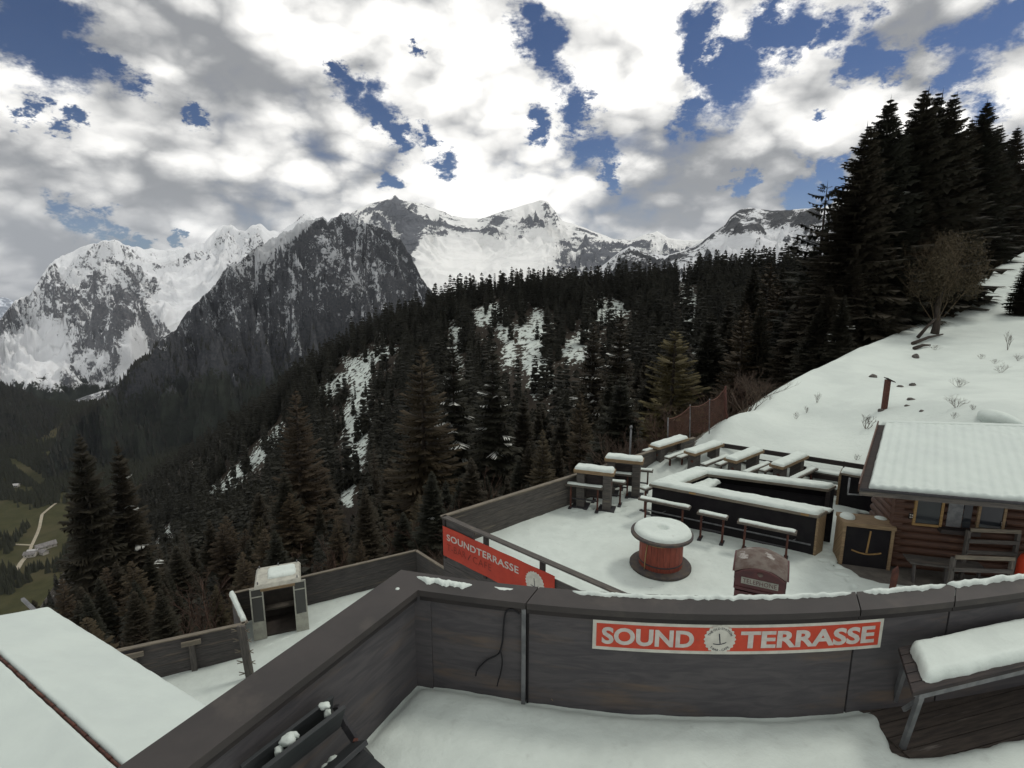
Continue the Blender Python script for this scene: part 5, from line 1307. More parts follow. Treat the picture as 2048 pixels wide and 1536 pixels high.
b0 = Vector((8.2, 18.9)); snow_bench(b0, b0 + kd * 1.3, .34, .55, 'snowy plank bench at the rail fence behind the middle tables')

# tables and high benches
def make_table(L, Wd, label, group):
    t = thing('high_table', label, 'table', (0, 0, 0), 0, group)
    for k in range(2):
        y = (k - .5) * Wd / 2; b = MB(); b.box((0, y, 1.055), (L, Wd / 2 - .008, .09)); b.build('board', 'wood_tan', t, False)
    for s in (-1, 1):
        b = MB(); b.box((s * L * .33, 0, .53), (.24, .34, 1.0)); pe = b.build('pedestal', 'plank_grey', t, False)
        b = MB(); b.box((s * L * .33, 0, .012), (.5, .46, .05)); b.build('base_plate', 'dark_metal', t, False)
        b = MB(); b.lathe((0, 0, 0), [(.055, 0), (.055, .008), (.001, .008)], 14)
        b.v = [(s * (L * .33 + .12 + w[2]), w[0] if s > 0 else -w[0], .74 + w[1]) for w in b.v]; b.build('mark', 'rust_metal', pe, False)
    if L < 1.5:
        b = MB(); b.box((0, 0, .60), (L * .66 - .26, .05, .62)); b.build('panel', 'dark_wood', t, False)
    slab('snow_cover', [Vector((-L / 2 + .02, -Wd / 2 + .02, 1.10)), Vector((L / 2 - .02, -Wd / 2 + .02, 1.10)), Vector((L / 2 - .02, Wd / 2 - .02, 1.10)), Vector((-L / 2 + .02, Wd / 2 - .02, 1.10))], .085, t, .09, (50, 18), 17, .012, .02, world=False)
    return t
def make_hbench(L, label, group, z=.78):
    t = thing('high_bench', label, 'bench', (0, 0, 0), 0, group)
    b = MB(); b.box((0, 0, z - .03), (L, .24, .05)); b.build('seat', 'seat_wood', t, False)
    for s in (-1, 1):
        b = MB(); b.beam((s * L * .36, 0, .0), (s * L * .36, 0, z - .055), .05, .05, (0, 1, 0)); b.build('leg', 'rust_metal', t, False)
        b = MB(); b.box((s * L * .36, 0, .012), (.10, .34, .03)); b.build('foot', 'dark_metal', t, False)
    b = MB(); b.beam((-L * .36, .01, .30), (L * .36, .01, .30), .03, .04); b.build('foot_rail', 'dark_metal', t, False)
    slab('snow_cover', [Vector((-L / 2 + .04, -.065, z - .005)), Vector((L / 2 - .05, -.065, z - .005)), Vector((L / 2 - .01, .11, z - .005)), Vector((-L / 2 + .01, .11, z - .005))], .032, t, .04, (40, 10), 19, .008, .014, world=False)
    return t
AL = rad(39)
tabs = [(5.76, 19.36, AL, 'high table with snow at the back corner by the net fence'), (6.80, 18.64, AL, 'second high table of the back row counted from the net fence'), (7.90, 17.88, AL, 'third high table of the back row, behind the middle of the bar'), (9.14, 17.30, AL, 'last high table of the back row, closest to the hut')]
tp = None
for i, (x, y, a, lab) in enumerate(tabs):
    if tp is None: t = tp = make_table(1.85, .46, lab, 'high tables of the back row')
    else: t = copy_tree(tp)
    t.location = (x, y, 0); t.rotation_euler = (0, 0, a); t['label'] = lab
tp2 = None
for i, (x, y, a, lab) in enumerate([(2.53, 15.98, rad(-19), 'nearer of the two snowy high tables by the plank fence'), (3.64, 17.02, rad(-18), 'farther of the two snowy high tables by the plank fence')]):
    if tp2 is None: t = tp2 = make_table(1.22, .46, lab, 'high tables by the plank fence')
    else: t = copy_tree(tp2)
    t.location = (x, y, 0); t.rotation_euler = (0, 0, a); t.scale = (1, 1, 1.136); t['label'] = lab
hb = None
names = ['first', 'second', 'third', 'last']
for i, (x, y, a, lab) in enumerate(tabs):
    pv = Vector((math.sin(a), -math.cos(a)))
    for s, sn_ in ((1, 'hut'), (-1, 'valley')):
        lab2 = 'snowy bench on the %s side of the %s back row table' % (sn_, names[i])
        if hb is None: t = hb = make_hbench(1.65, lab2, 'benches of the back row tables')
        else: t = copy_tree(hb)
        t.location = (x + pv.x * .48 * s, y + pv.y * .48 * s, 0); t.rotation_euler = (0, 0, a); t['label'] = lab2
hb2 = None
for i, (x, y, a, nm) in enumerate([(2.53, 15.98, rad(-19), 'nearer'), (3.64, 17.02, rad(-18), 'farther')]):
    pv = Vector((math.sin(a), -math.cos(a)))
    for s, sn_ in ((1, 'near'), (-1, 'fence')):
        lab2 = 'snowy bench on the %s side of the %s plank fence table' % ('camera' if s > 0 else 'valley', nm)
        if hb2 is None: t = hb2 = make_hbench(1.15, lab2, 'benches of the plank fence tables')
        else: t = copy_tree(hb2)
        q_ = onz(*((1169, 965), (1230, 940))[i], .86)
        t.location = (q_.x, q_.y, 0) if s > 0 else (x - pv.x * .45 + math.cos(a) * .32, y - pv.y * .45 + math.sin(a) * .32, 0); t.rotation_euler = (0, 0, a); t['label'] = lab2

# bar counter, U-shaped
FL, FR, BL, BR = Vector((3.98, 15.13)), Vector((7.71, 12.95)), Vector((5.80, 16.50)), Vector((9.37, 15.02))
din = (BL - FL).normalized(); dfr = (FR - FL).normalized(); dbk = (BR - BL).normalized()
bar = thing('bar_counter', 'U-shaped black bar counter topped with thick snow on the lower terrace', 'bar counter', ((FL.x + BR.x) / 2, (FL.y + BR.y) / 2, 0))
zt = 1.10
cw = .52
tops = [[FL, FR, FR + din * cw, FL + din * cw], [FL + din * (cw + .004), FL + din * (cw + .004) + dfr * .62, BL + dbk * .62 - din * (cw + .004), BL - din * (cw + .004)], [BL - din * cw, BR - din * cw, BR, BL]]
for Q in tops:
    b = MB(); b.quadbox(Q, zt - .075, zt); b.build('counter_top', 'rail_tan', bar, bevel=.005)
def inner(Q, a): 
    c = sum(Q, Vector((0, 0))) / 4
    r = []
    for p in Q:
        d = p - c; r.append(p - d.normalized() * a)
    return r
pf = [FL + din * .07 + dfr * .06, FR + din * .07 - dfr * .05]
b = MB(); b.quadbox([pf[0], pf[1], pf[1] + din * .04, pf[0] + din * .04], -.06, zt - .08); b.build('panel', 'black_panel', bar)
b = MB(); e0, e1 = FL + din * .115 + dfr * .06, BL - din * .06 + dbk * .06; b.quadbox([e0, e0 + dfr * .04, e1 + dfr * .04, e1], -.06, zt - .08); b.build('panel', 'black_panel', bar)
e0, e1 = BL - din * .10 + dbk * .11, BR - din * .10 - dbk * .05; b = MB(); b.quadbox([e0, e1, e1 + din * .04, e0 + din * .04], -.06, zt - .08); b.build('panel', 'black_panel', bar)
e0, e1 = BL - din * .40 + dbk * .6, BR - din * .40 - dbk * .1; b = MB(); b.quadbox([e0, e1, e1 + din * .03, e0 + din * .03], -.06, .82); b.build('panel', 'black_panel', bar)
e0 = FR + din * .06 - dfr * .05; b = MB(); b.quadbox([e0, e0 + dfr * .05, e0 + dfr * .05 + din * .40, e0 + din * .40], -.06, zt - .08); b.build('end_panel', 'wood_tan', bar)
e0 = BR - din * .46 - dbk * .05; b = MB(); b.quadbox([e0, e0 + dbk * .05, e0 + dbk * .05 + din * .36, e0 + din * .36], -.06, zt - .08); b.build('end_panel', 'black_panel', bar)
for p_ in (BR - din * .5 - dbk * .06,): b = MB(); b.quadbox([p_, p_ + dbk * .09, p_ + dbk * .09 + din * .07, p_ + din * .07], -.06, zt - .08); b.build('corner_post', 'dark_wood', bar)
# low shelf inside
sv = lambda Q, z: [Vector((p.x, p.y, z)) for p in Q]
sh0, sh1 = FL + din * (cw + .34) + dfr * 1.15, FR + din * (cw + .34) - dfr * .1
b = MB(); b.quadbox([sh0, sh1, sh1 + din * .30, sh0 + din * .30], .90, .94); b.build('shelf', 'seat_wood', bar)
b = MB(); b.quadbox([sh0 + din * .26, sh1 + din * .26, sh1 + din * .29, sh0 + din * .29], -.06, .898); b.build('panel', 'black_panel', bar)
slab('snow_cover', sv([sh0, sh1, sh1 + din * .29, sh0 + din * .29], .94), .05, bar, .07, (90, 12), 41, .012, .02)
cb0 = FL + din * (cw + .01) + dfr * .63; cb1 = BL - din * (cw + .01) + dbk * .63; b = MB(); b.quadbox([cb0, cb0 + dfr * .55, cb1 + dbk * .42, cb1], -.06, .90); b.build('cabinet', 'black_panel', bar)
slab('snow_cover', sv([cb0, cb0 + dfr * .55, cb1 + dbk * .42, cb1], .90), .10, bar, .10, (40, 40), 45, .03, .02)
slab('snow_cover', sv([FL + din * .015 + dfr * .01, FR + din * .015 - dfr * .03, FR + din * (cw - .03) - dfr * .03, FL + din * (cw - .03)], zt), .10, bar, .10, (160, 22), 42, .012, .012)
slab('snow_cover', sv([FL + din * .12 + dfr * .012, FL + din * .12 + dfr * .60, BL + dbk * .60 - din * .1, BL + dbk * .012 - din * .1], zt), .102, bar, .10, (40, 90), 43, .012, .012)
slab('snow_cover', sv([BL - din * (cw - .02) + dbk * .01, BR - din * (cw - .02) - dbk * .03, BR - din * .015 - dbk * .03, BL - din * .015], zt), .10, bar, .10, (160, 22), 44, .012, .012)
for f in (.285, .93):
    q_ = FL + dfr * ((FR - FL).length * f) - din * .004; b = MB(); b.quadbox([q_ - dfr * .09, q_ + dfr * .09, q_ + dfr * .09 + din * .003, q_ - dfr * .09 + din * .003], zt - .06, zt - .01); b.build('name_plate', 'wood_yellow', bar)
r0, r1 = FL + dfr * .05 - din * .12, FR - dfr * .05 - din * .12; b = MB(); b.tube([(r0.x, r0.y, .34), (r1.x, r1.y, .34)], .022, 8); b.build('foot_rail', 'grey_metal', bar)
for f in (.1, .35, .62, .9): q_ = r0.lerp(r1, f); b = MB(); b.tube([(q_.x, q_.y, .34), (q_.x + din.x * .2, q_.y + din.y * .2, .34)], .014, 6); b.build('bracket', 'grey_metal', bar)
# seats standing along the bar
seats = [((1280, 992), (1380, 1016), 'long snowy seat at the fence end of the bar front'), ((1396, 1021), (1456, 1035), 'short snowy seat in the middle of the bar front'), ((1476, 1039), (1594, 1065), 'long snowy seat at the hut end of the bar front')]
for (a_, c_, lab) in seats:
    a, c = onz(*a_, .78).to_2d(), onz(*c_, .78).to_2d(); mid = (a + c) / 2; L = (c - a).length
    t = make_hbench(L, lab, 'seats along the bar'); t.location = (mid.x - dfr.y * 0, mid.y, 0); t.rotation_euler = (0, 0, math.atan2(dfr.y, dfr.x))
t = make_hbench(.9, 'short seat at the narrow end of the bar', 'seats along the bar'); q_ = (FL + BL) / 2 - dfr * .42 - din * .3; t.location = (q_.x, q_.y, 0); t.rotation_euler = (0, 0, math.atan2(din.y, din.x))

# cable drum
dc = onz(1320, 1131, 0); R = .74
dm = thing('cable_drum', 'red wooden cable drum table capped with snow', 'cable drum', (dc.x, dc.y, 0))
b = MB(); b.lathe((0, 0, 0), [(.001, .0), (R * .99, .0), (R, .01), (R, .07), (R * .98, .09), (.5, .09)], 44); b.build('flange', 'drum_flange', dm, False)
b = MB(); b.lathe((0, 0, 0), [(.3, 1.0), (R * .98, 1.0), (R, 1.01), (R, 1.07), (R * .985, 1.08), (.06, 1.08)], 44); b.build('flange', 'drum_flange', dm, False)
ns = 22
for k in range(ns):
    a0, a1 = 2 * math.pi * (k + .02) / ns, 2 * math.pi * (k + .98) / ns; r_ = .52; b = MB()
    b.hexa([(r_ * .9 * math.cos(a0), r_ * .9 * math.sin(a0), .09), (r_ * math.cos(a0), r_ * math.sin(a0), .09), (r_ * math.cos(a1), r_ * math.sin(a1), .09), (r_ * .9 * math.cos(a1), r_ * .9 * math.sin(a1), .09)],
           [(r_ * .9 * math.cos(a0), r_ * .9 * math.sin(a0), 1.0), (r_ * math.cos(a0), r_ * math.sin(a0), 1.0), (r_ * math.cos(a1), r_ * math.sin(a1), 1.0), (r_ * .9 * math.cos(a1), r_ * .9 * math.sin(a1), 1.0)]); b.build('stave', 'drum_red', dm, False)
b = MB(); b.lathe((0, 0, 0), [(.523, .22), (.532, .225), (.532, .255), (.523, .26)], 44); b.build('hoop', 'dark_metal', dm, False)
b = MB(); pts = [(.535 * math.cos(t), .535 * math.sin(t), .93 - .05 * math.sin((t + 2.9) * 2)) for t in np.linspace(-2.9, .1, 26)] ; b.tube(pts, .012, 6); rp0 = pts[0]
b.tube([(.515 * math.cos(-2.5), .515 * math.sin(-2.5), .93), (.54 * math.cos(-2.55), .54 * math.sin(-2.55), .5), (.60 * math.cos(-2.5), .60 * math.sin(-2.5), .12)], .012, 6); b.build('rope', 'rope', dm, False)
nr_, nc_ = 26, 64; r = np.linspace(0, 1, nr_) ** .8; th_ = np.linspace(0, 2 * np.pi, nc_ + 1)
RR, TT = np.meshgrid(r, th_, indexing='ij'); Rs = R * .87 * (1 + .03 * fbm(np.cos(TT) * 1.5, np.sin(TT) * 1.5, 3, 9)) * RR + .04
xs_, ys_ = Rs * np.cos(TT) + .03, Rs * np.sin(TT) + .03; zs = 1.08 + .12 * np.sqrt(np.clip(1 - np.clip((RR - .8) / .2, 0, 1) ** 2, 0, 1)) - .11 * np.exp(-(RR / .13) ** 4) + .012 * fbm(xs_ * 4, ys_ * 4, 3, 6) * (RR < .97)
zs = np.where(RR >= .999, 1.078, zs)
link('snow_cover', npmesh('snow_cover', np.stack([xs_.ravel(), ys_.ravel(), zs.ravel()], 1), gridquads(nr_, nc_ + 1), 'snow'), dm)

dm.scale = (1, 1, .84)
# telephone box
pc = Vector((4.24, 8.60)); w = .375
ph = thing('telephone_box', 'dark red telephone box with domed roof below the parapet', 'telephone box', (pc.x, pc.y, 0), rad(-26))
b = MB(); b.box((0, 0, .08), (2 * w + .04, 2 * w + .04, .16)); b.build('plinth', 'phone_red', ph, False)
for sx_ in (-1, 1):
    for sy_ in (-1, 1): b = MB(); b.box((sx_ * (w - .05), sy_ * (w - .05), 1.0), (.10, .10, 1.68)); b.build('corner_post', 'phone_red', ph, False, bevel=.008)
for rot in range(4):
    M = Matrix.Rotation(rot * math.pi / 2, 3, 'Z')
    b = MB(); b.box((0, -w + .03, 1.0), (2 * w - .2, .03, 1.66)); b.v = [tuple(M @ Vector(v)) for v in b.v]; pn = b.build('side' if rot else 'door', 'phone_red', ph, False)
    for r_ in range(8):
        for c_ in range(3):
            b = MB(); b.box(((c_ - 1) * .18, -w + .013, .30 + r_ * .20), (.13 if c_ != 1 else .19, .008, .16)); b.v = [tuple(M @ Vector(v)) for v in b.v]; b.build('pane', 'pane_dark', pn, False)
    b = MB(); b.box((0, -w + .02, 2.02), (2 * w - .001 * rot, .07, .30)); b.v = [tuple(M @ Vector(v)) for v in b.v]; fs_ = b.build('fascia', 'phone_red', ph, False)
    b = MB(); b.box((0, -w - .018, 2.055), (.56, .010, .115)); b.v = [tuple(M @ Vector(v)) for v in b.v]; b.build('sign_glass', 'dirty_sign' if 'dirty_sign' in MAT else 'sign_white', fs_, False)
    if rot == 0:
        Mw = Matrix.Translation(ph.location) @ Matrix.Rotation(rad(-26), 4, 'Z')
        lettering('TELEPHONE', (-.255, .255, 2.018, 2.092), lambda x, y: Mw @ Vector((x, -w - .0245, y)), 'phone_red', fs_, .0, 1.05)
        b = MB(); b.box((0, -w - .016, 1.91), (2 * w + .03, .03, .035)); b.build('moulding', 'phone_red', fs_, False)
    # arched pediment
    b = MB(); n = 18; arc = [(-w + 2 * w * i / n, 2.165 + .135 * (1 - (2 * i / n - 1) ** 2)) for i in range(n + 1)]
    for i in range(n): b.face([(arc[i][0], -w - .02, 2.15), (arc[i + 1][0], -w - .02, 2.15), (arc[i + 1][0], -w - .02, arc[i + 1][1]), (arc[i][0], -w - .02, arc[i][1])])
    for i in range(n): b.face([(arc[i][0], -w - .05, arc[i][1] - .03), (arc[i + 1][0], -w - .05, arc[i + 1][1] - .03), (arc[i + 1][0], -w - .05, arc[i + 1][1] + .012), (arc[i][0], -w - .05, arc[i][1] + .012)])
    for i in range(n): b.face([(arc[i][0], -w - .05, arc[i][1] + .012), (arc[i + 1][0], -w - .05, arc[i + 1][1] + .012), (arc[i + 1][0], -w + .1, arc[i + 1][1] + .012), (arc[i][0], -w + .1, arc[i][1] + .012)])
    b.v = [tuple(M @ Vector(v)) for v in b.v]; b.build('pediment', 'phone_red', fs_, False)
    if rot == 0:
        b = MB(); b.lathe((0, 0, 0), [(.045, 0), (.04, .012), (.015, .018), (.001, .018)], 10); b.v = [(v[0], -w - .02 - v[2], 2.21 + v[1] * .9) for v in b.v]; b.build('crest', 'phone_roof', fs_, False)
n = 24; g_ = np.linspace(-1, 1, n); GX_, GY_ = np.meshgrid(g_, g_); GZ_ = 2.18 + .135 * ((1 - GX_ ** 2) + (1 - GY_ ** 2)) * (1 - .12 * (1 - GX_ ** 2) * (1 - GY_ ** 2)) + .008 * fbm(GX_ * 3, GY_ * 3, 3, 3)
link('roof', npmesh('roof', np.stack([(GX_ * (w + .022)).ravel(), (GY_ * (w + .022)).ravel(), GZ_.ravel()], 1), gridquads(n, n), 'phone_roof'), ph)

# ------------------------------------------------------------------ hut
h0 = Vector((9.34, 12.42)); he = Vector((.967, -.255)).normalized(); hn = Vector((-he.y, he.x))      # hn points into the hut
h0z = Vector((h0.x, h0.y, 0)); hnz = Vector((hn.x, hn.y, 0))
hut = thing('wooden_hut', 'brown log hut with corrugated snow covered roof beside the bar', 'hut', (h0.x + he.x * 3, h0.y + he.y * 3, 0))
def HS(u, v): p = onplane(u, v, h0z, hnz); return (p - h0z).dot(Vector((he.x, he.y, 0))), p.z
def HW(s, z, o=0.): return Vector((h0.x + he.x * s - hn.x * o, h0.y + he.y * s - hn.y * o, z))
HL = 8.0
nlog = 13
for k in range(nlog):
    z = .10 + k * .19; b = MB(); b.tube([HW(-.12, z, -.08), HW(HL, z, -.08)], .103, 10); b.build('log', 'log_brown', hut)
for k in range(nlog):
    z = .005 + k * .19 + .1; a, c = HW(0.0, z + .095, -.02), HW(0., z + .095, -1.5); b = MB(); b.tube([a, c], .1, 10); b.build('log', 'log_brown', hut)
def winbox(u0, v0, u1, v1, lab=None):
    s0, z1 = HS(u0, v0); s1, z0 = HS(u1, v1); return s0, s1, z0, z1
for (u0, v0, u1, v1) in ((1836, 992, 1876, 1049), (1964, 1000, 2000, 1058)):
    s0, s1, z0, z1 = winbox(u0, v0, u1, v1)
    b = MB(); fwid = .055
    def bxx(sa, sb, za, zb, o0, o1, B):
        Q = [HW(sa, 0, o1).to_2d(), HW(sb, 0, o1).to_2d(), HW(sb, 0, o0).to_2d(), HW(sa, 0, o0).to_2d()]; B.quadbox(Q, za, zb)
    bxx(s0 - fwid, s0, z0 - fwid, z1 + fwid, -.02, .05, b); bxx(s1, s1 + fwid, z0 - fwid, z1 + fwid, -.02, .05, b); bxx(s0, s1, z0 - fwid, z0, -.02, .055, b); bxx(s0, s1, z1, z1 + fwid, -.02, .05, b)
    wn = b.build('window', 'wood_yellow' if u0 < 1900 else 'wood_tan', hut)
    b = MB(); bxx(s0, s1, z0, z1, -.02, .028, b); b.build('pane', 'pane_dark', wn)
s0, s1, z0, z1 = winbox(1898, 1002, 1938, 1056)
b = MB(); bxx(s0, s0 + (s1 - s0) * .62, z0, z1, -.02, .03, b); hat = b.build('hatch', 'grey_metal', hut)
b = MB(); bxx(s0 + (s1 - s0) * .66, s1, z0, z1, -.02, .026, b); b.build('pane', 'pane_dark', hat)
b = MB(); bxx(s0 - .15, s1 + .15, z0 - .12, z0 - .02, .0, .20, b); b.build('sill', 'dark_wood', hut)
for (u, v) in ((1822, 1031), (2005, 1047)):
    s, z = HS(u, v)
    b = MB(); bxx(s - .06, s + .06, z - .07, z + .07, .025, .032, b); pl = b.build('notice', 'black_panel', hut)
    for (dx, dz, ww_, hh_) in ((-.025, .03, .03, .03), (.02, .02, .025, .045), (-.02, -.03, .035, .025), (.02, -.035, .03, .02)):
        b = MB(); bxx(s + dx - ww_ / 2, s + dx + ww_ / 2, z + dz - hh_ / 2, z + dz + hh_ / 2, .032, .035, b); b.build('print', 'letter_white', pl)
# roof
zr = 3.12
E0, E1 = onz(1719, 977, 2.40), onz(2049, 1006, 2.40); ed = (E1 - E0).normalized(); E1 = E0 + ed * 9.5
G0 = onz(1757, 850, zr); G1 = onz(2049, 858, zr); G1 = G0 + (G1 - G0).normalized() * 9.5
tk = Vector((0, 0, .06))
b = MB(); b.hexa([E0 - tk, E1 - tk, G1 - tk, G0 - tk], [E0, E1, G1, G0]); b.build('roof', 'dark_wood', hut)
bk = (G0 - E0); bk = Vector((bk.x, bk.y, 0)) * .9
b = MB(); b.hexa([G0 - tk, G1 - tk, G1 + bk - tk - Vector((0, 0, .6)), G0 + bk - tk - Vector((0, 0, .6))], [G0 - tk * .1, G1 - tk * .1, G1 + bk - Vector((0, 0, .6)), G0 + bk - Vector((0, 0, .6))]); b.build('roof', 'dark_wood', hut)
slab('snow_cover', [G0 + Vector((.05, .02, 0)), G1, G1 + bk - Vector((0, 0, .6)), G0 + bk - Vector((0, 0, .6))], .09, hut, .06, (60, 14), 78, .01, .01, 'roof_snow')
Rq = [E0.lerp(E1, .0175) + (G0 - E0) * .012, E1 + (G0 - E0) * .012, G1, G0.lerp(G1, .016)]
slab('snow_cover', Rq, .085, hut, .05, (330, 60), 77, .012, .018, 'roof_snow', fn=lambda S, T: .013 * np.sin(S * 2 * np.pi * 44) * (1 - .35 * T))
b = MB(); b.beam(E0 + Vector((0, 0, .02)) - ed * .015, G0 + Vector((0, 0, .02)) - ed * .015, .028, .20); b.build('barge_board', 'log_brown', hut)
fdir = Vector((ed.y, -ed.x, 0)); fdir = fdir if fdir.y < 0 else -fdir
a, c = E0 + fdir * .02 - Vector((0, 0, .08)), E1 + fdir * .02 - Vector((0, 0, .08)); b = MB(); b.beam(a, c, .03, .13); b.build('fascia', 'plank_grey', hut)
a, c = E0 + fdir * .045 - Vector((0, 0, -.0)), E1 + fdir * .045; b = MB(); b.tube([a, c], .035, 8); b.build('gutter', 'dark_metal', hut)
dp = [E0 + ed * .12 + Vector((0, 0, .22)), E0 + ed * .12 + Vector((0, 0, -.02)), E0 + ed * .12 - Vector((.0, -.0, .16)), E0 + ed * .45 - Vector((0, -.1, .18))]
b = MB(); b.tube([p + Vector((-.32, .1, 0)) for p in dp], .02, 7); b.build('drain_pipe', 'grey_metal', hut)
# plank bench on the hut wall
s0, _ = HS(1792, 1112); b0 = HW(.12, 0, .55).to_2d(); b1 = HW(1.65, 0, .55).to_2d()
pb_ = thing('plank_bench', 'snow free plank bench along the hut wall', 'bench', ((b0.x + b1.x) / 2, (b0.y + b1.y) / 2, -.055))
for k in range(3):
    a = b0 + hn * (k * .15); c = b1 + hn * (k * .15); b = MB(); b.beam((a.x, a.y, .45), (c.x, c.y, .45), .14, .04); b.build('plank', 'plank_grey', pb_)
for f in (.08, .5, .92):
    q_ = b0.lerp(b1, f); b = MB(); b.beam((q_.x, q_.y, -.055), (q_.x + hn.x * .05, q_.y + hn.y * .05, .43), .07, .05, (he.x, he.y, 0)); b.build('leg', 'plank_side', pb_)
# railings in front of the hut
def railing(label, a, c, z0, z1, nr, m='plank_grey'):
    t = thing('railing', label, 'railing', ((a.x + c.x) / 2, (a.y + c.y) / 2, -.055))
    for f in (0., 1.): q_ = a.lerp(c, f); b = MB(); b.beam((q_.x, q_.y, -.055), (q_.x, q_.y, z1 - .03), .08, .07, (0, 1, 0)); b.build('post', m, t)
    for k in range(nr):
        z = z0 + (z1 - z0) * k / (nr - 1) if nr > 1 else z1; b = MB(); b.beam((a.x, a.y - .045, z), (c.x, c.y - .045, z), .03, .09); b.build('rail', m if k < nr - 1 else 'rail_tan', t)
    return t
railing('lower weathered railing in front of the hut near the parapet', onz(1908, 1112, .95).to_2d(), onz(2026, 1116, .95).to_2d(), .35, .95, 3)
railing('upper weathered railing standing against the hut windows', onz(1938, 1058, 1.3).to_2d(), onz(2038, 1062, 1.3).to_2d(), .75, 1.3, 3)

# T-bar counter beside the hut
t0, t1 = onz(1678, 1124, 0).to_2d(), onz(1780, 1137, 0).to_2d(); td = (t1 - t0).normalized(); tn = Vector((-td.y, td.x)); tL = (t1 - t0).length
tc = thing('small_counter', 'black fronted wooden counter with yellow T-bar mark beside the hut', 'counter', (t0.x + td.x * tL / 2, t0.y + td.y * tL / 2, -.055))
th_ = 1.08
b = MB(); b.quadbox([t0 + tn * .03 + td * .06, t1 + tn * .03 - td * .06, t1 + tn * .55 - td * .06, t0 + tn * .55 + td * .06], -.055, th_ - .1); b.build('front_panel', 'black_panel', tc)
for a in (t0, t1 - td * .07): b = MB(); b.quadbox([a, a + td * .07, a + td * .07 + tn * .6, a + tn * .6], -.055, th_ - .1); b.build('side', 'wood_tan', tc)
b = MB(); b.quadbox([t0 - td * .02 - tn * .02, t1 + td * .02 - tn * .02, t1 + td * .02 + tn * .62, t0 - td * .02 + tn * .62], th_ - .098, th_); b.build('counter_top', 'wood_tan', tc, bevel=.004)
def TC(x, z, o): q_ = t0 + td * (tL * x) + tn * (.03 - o); return Vector((q_.x, q_.y, z))
b = MB(); b.hexa([TC(.50, .33, 0), TC(.53, .33, 0), TC(.53, .33, -.001), TC(.50, .33, -.001)], [TC(.53, .88, .012), TC(.56, .88, .012), TC(.56, .88, .0), TC(.53, .88, .0)])
b = MB(); b.beam(TC(.515, .32, .012), TC(.545, .90, .012), .035, .02, (tn.x, tn.y, 0)); b.build('bar_mark', 'wood_yellow', tc)
arc = [TC(.22 + .58 * i / 12, .36 - .07 * math.sin(math.pi * i / 12) - .0 * i, .012) for i in range(13)]; b = MB()
for i in range(12): b.beam(arc[i], arc[i + 1], .03, .02, (tn.x, tn.y, 0))
b.build('bar_mark', 'wood_yellow', tc)
sp = t0 + td * .16 + tn * .32; b = MB(); b.lathe((sp.x, sp.y, th_ - .003), [(.17, 0), (.165, .05), (.12, .09), (.05, .105), (.001, .108)], 18); b.build('snow_lump', 'snow', tc)
b = MB(); b.lathe((sp.x + .8, sp.y - .05, th_ - .003), [(.14, 0), (.12, .012), (.001, .016)], 14); b.build('snow_lump', 'snow', tc)

# dark counter in the back under the eave
k0_, k1_ = onz(1676, 1010, 0).to_2d(), onz(1790, 1034, 0).to_2d(); kdd = (k1_ - k0_).normalized(); knn = Vector((-kdd.y, kdd.x))
dk_ = thing('back_counter', 'dark counter with a snowy top in the shade behind the hut corner', 'counter', (k0_.x, k0_.y, -.055)); LL = (k1_ - k0_).length + .6
b = MB(); b.quadbox([k0_, k0_ + kdd * LL, k0_ + kdd * LL + knn * .5, k0_ + knn * .5], -.055, 1.0); b.build('front_panel', 'black_panel', dk_)
b = MB(); b.quadbox([k0_ - kdd * .05 - knn * .04, k0_ + kdd * LL - knn * .04, k0_ + kdd * LL + knn * .54, k0_ - kdd * .05 + knn * .54], 1.002, 1.06); b.build('counter_top', 'rail_tan', dk_)
b = MB(); b.quadbox([k0_ - kdd * .07 - knn * .02, k0_ - kdd * .004 - knn * .02, k0_ - kdd * .004 + knn * .48, k0_ - kdd * .07 + knn * .48], -.055, 1.0); b.build('side', 'wood_tan', dk_)
slab('snow_cover', [Vector((p.x, p.y, 1.06)) for p in (k0_ - kdd * .03, k0_ + kdd * LL * .6, k0_ + kdd * LL * .6 + knn * .5, k0_ - kdd * .03 + knn * .5)], .07, dk_, .08, (40, 16), 91)

# pointed red post and red thing at the edge
rp_ = onz(1786, 1180, 0); rp_.z = 0; pt = ony(1793, 1131, rp_.y - .35)
q0 = ony(1781, 1196, rp_.y - .35); b = MB(); b.beam((q0.x, q0.y, -.05), pt - Vector((0, 0, .12)), .12, .05, (0, 1, 0)); ptp = thing('pointed_post', 'pointed dark red wooden post behind the parapet', 'post', (q0.x, q0.y, -.05)); b.build('shaft', 'rust_metal', ptp)
b = MB(); tpz = pt - Vector((0, 0, .12)); wv = Vector((.06, 0, 0)); yv = Vector((0, .025, 0)); b.v = [tuple(tpz - wv - yv), tuple(tpz + wv - yv), tuple(tpz + wv + yv), tuple(tpz - wv + yv), tuple(pt + wv * .5)]
b.f = [(0, 1, 4), (1, 2, 4), (2, 3, 4), (3, 0, 4)]; b.uv = [[(0, 0)] * 3] * 4; b.mi = [0] * 4; b.sm = [False] * 4; b.build('tip', 'rust_metal', ptp)
rr_ = onz(2066, 1118, .9); rd = thing('red_barrel', 'bright red rounded container at the right edge behind the railing', 'container', (rr_.x, rr_.y, -.055))
b = MB(); b.lathe((0, 0, 0), [(.001, 0), (.22, 0), (.25, .05), (.25, .85), (.2, 1.0), (.001, 1.04)], 20); b.build('shell', 'red_plastic', rd, False)

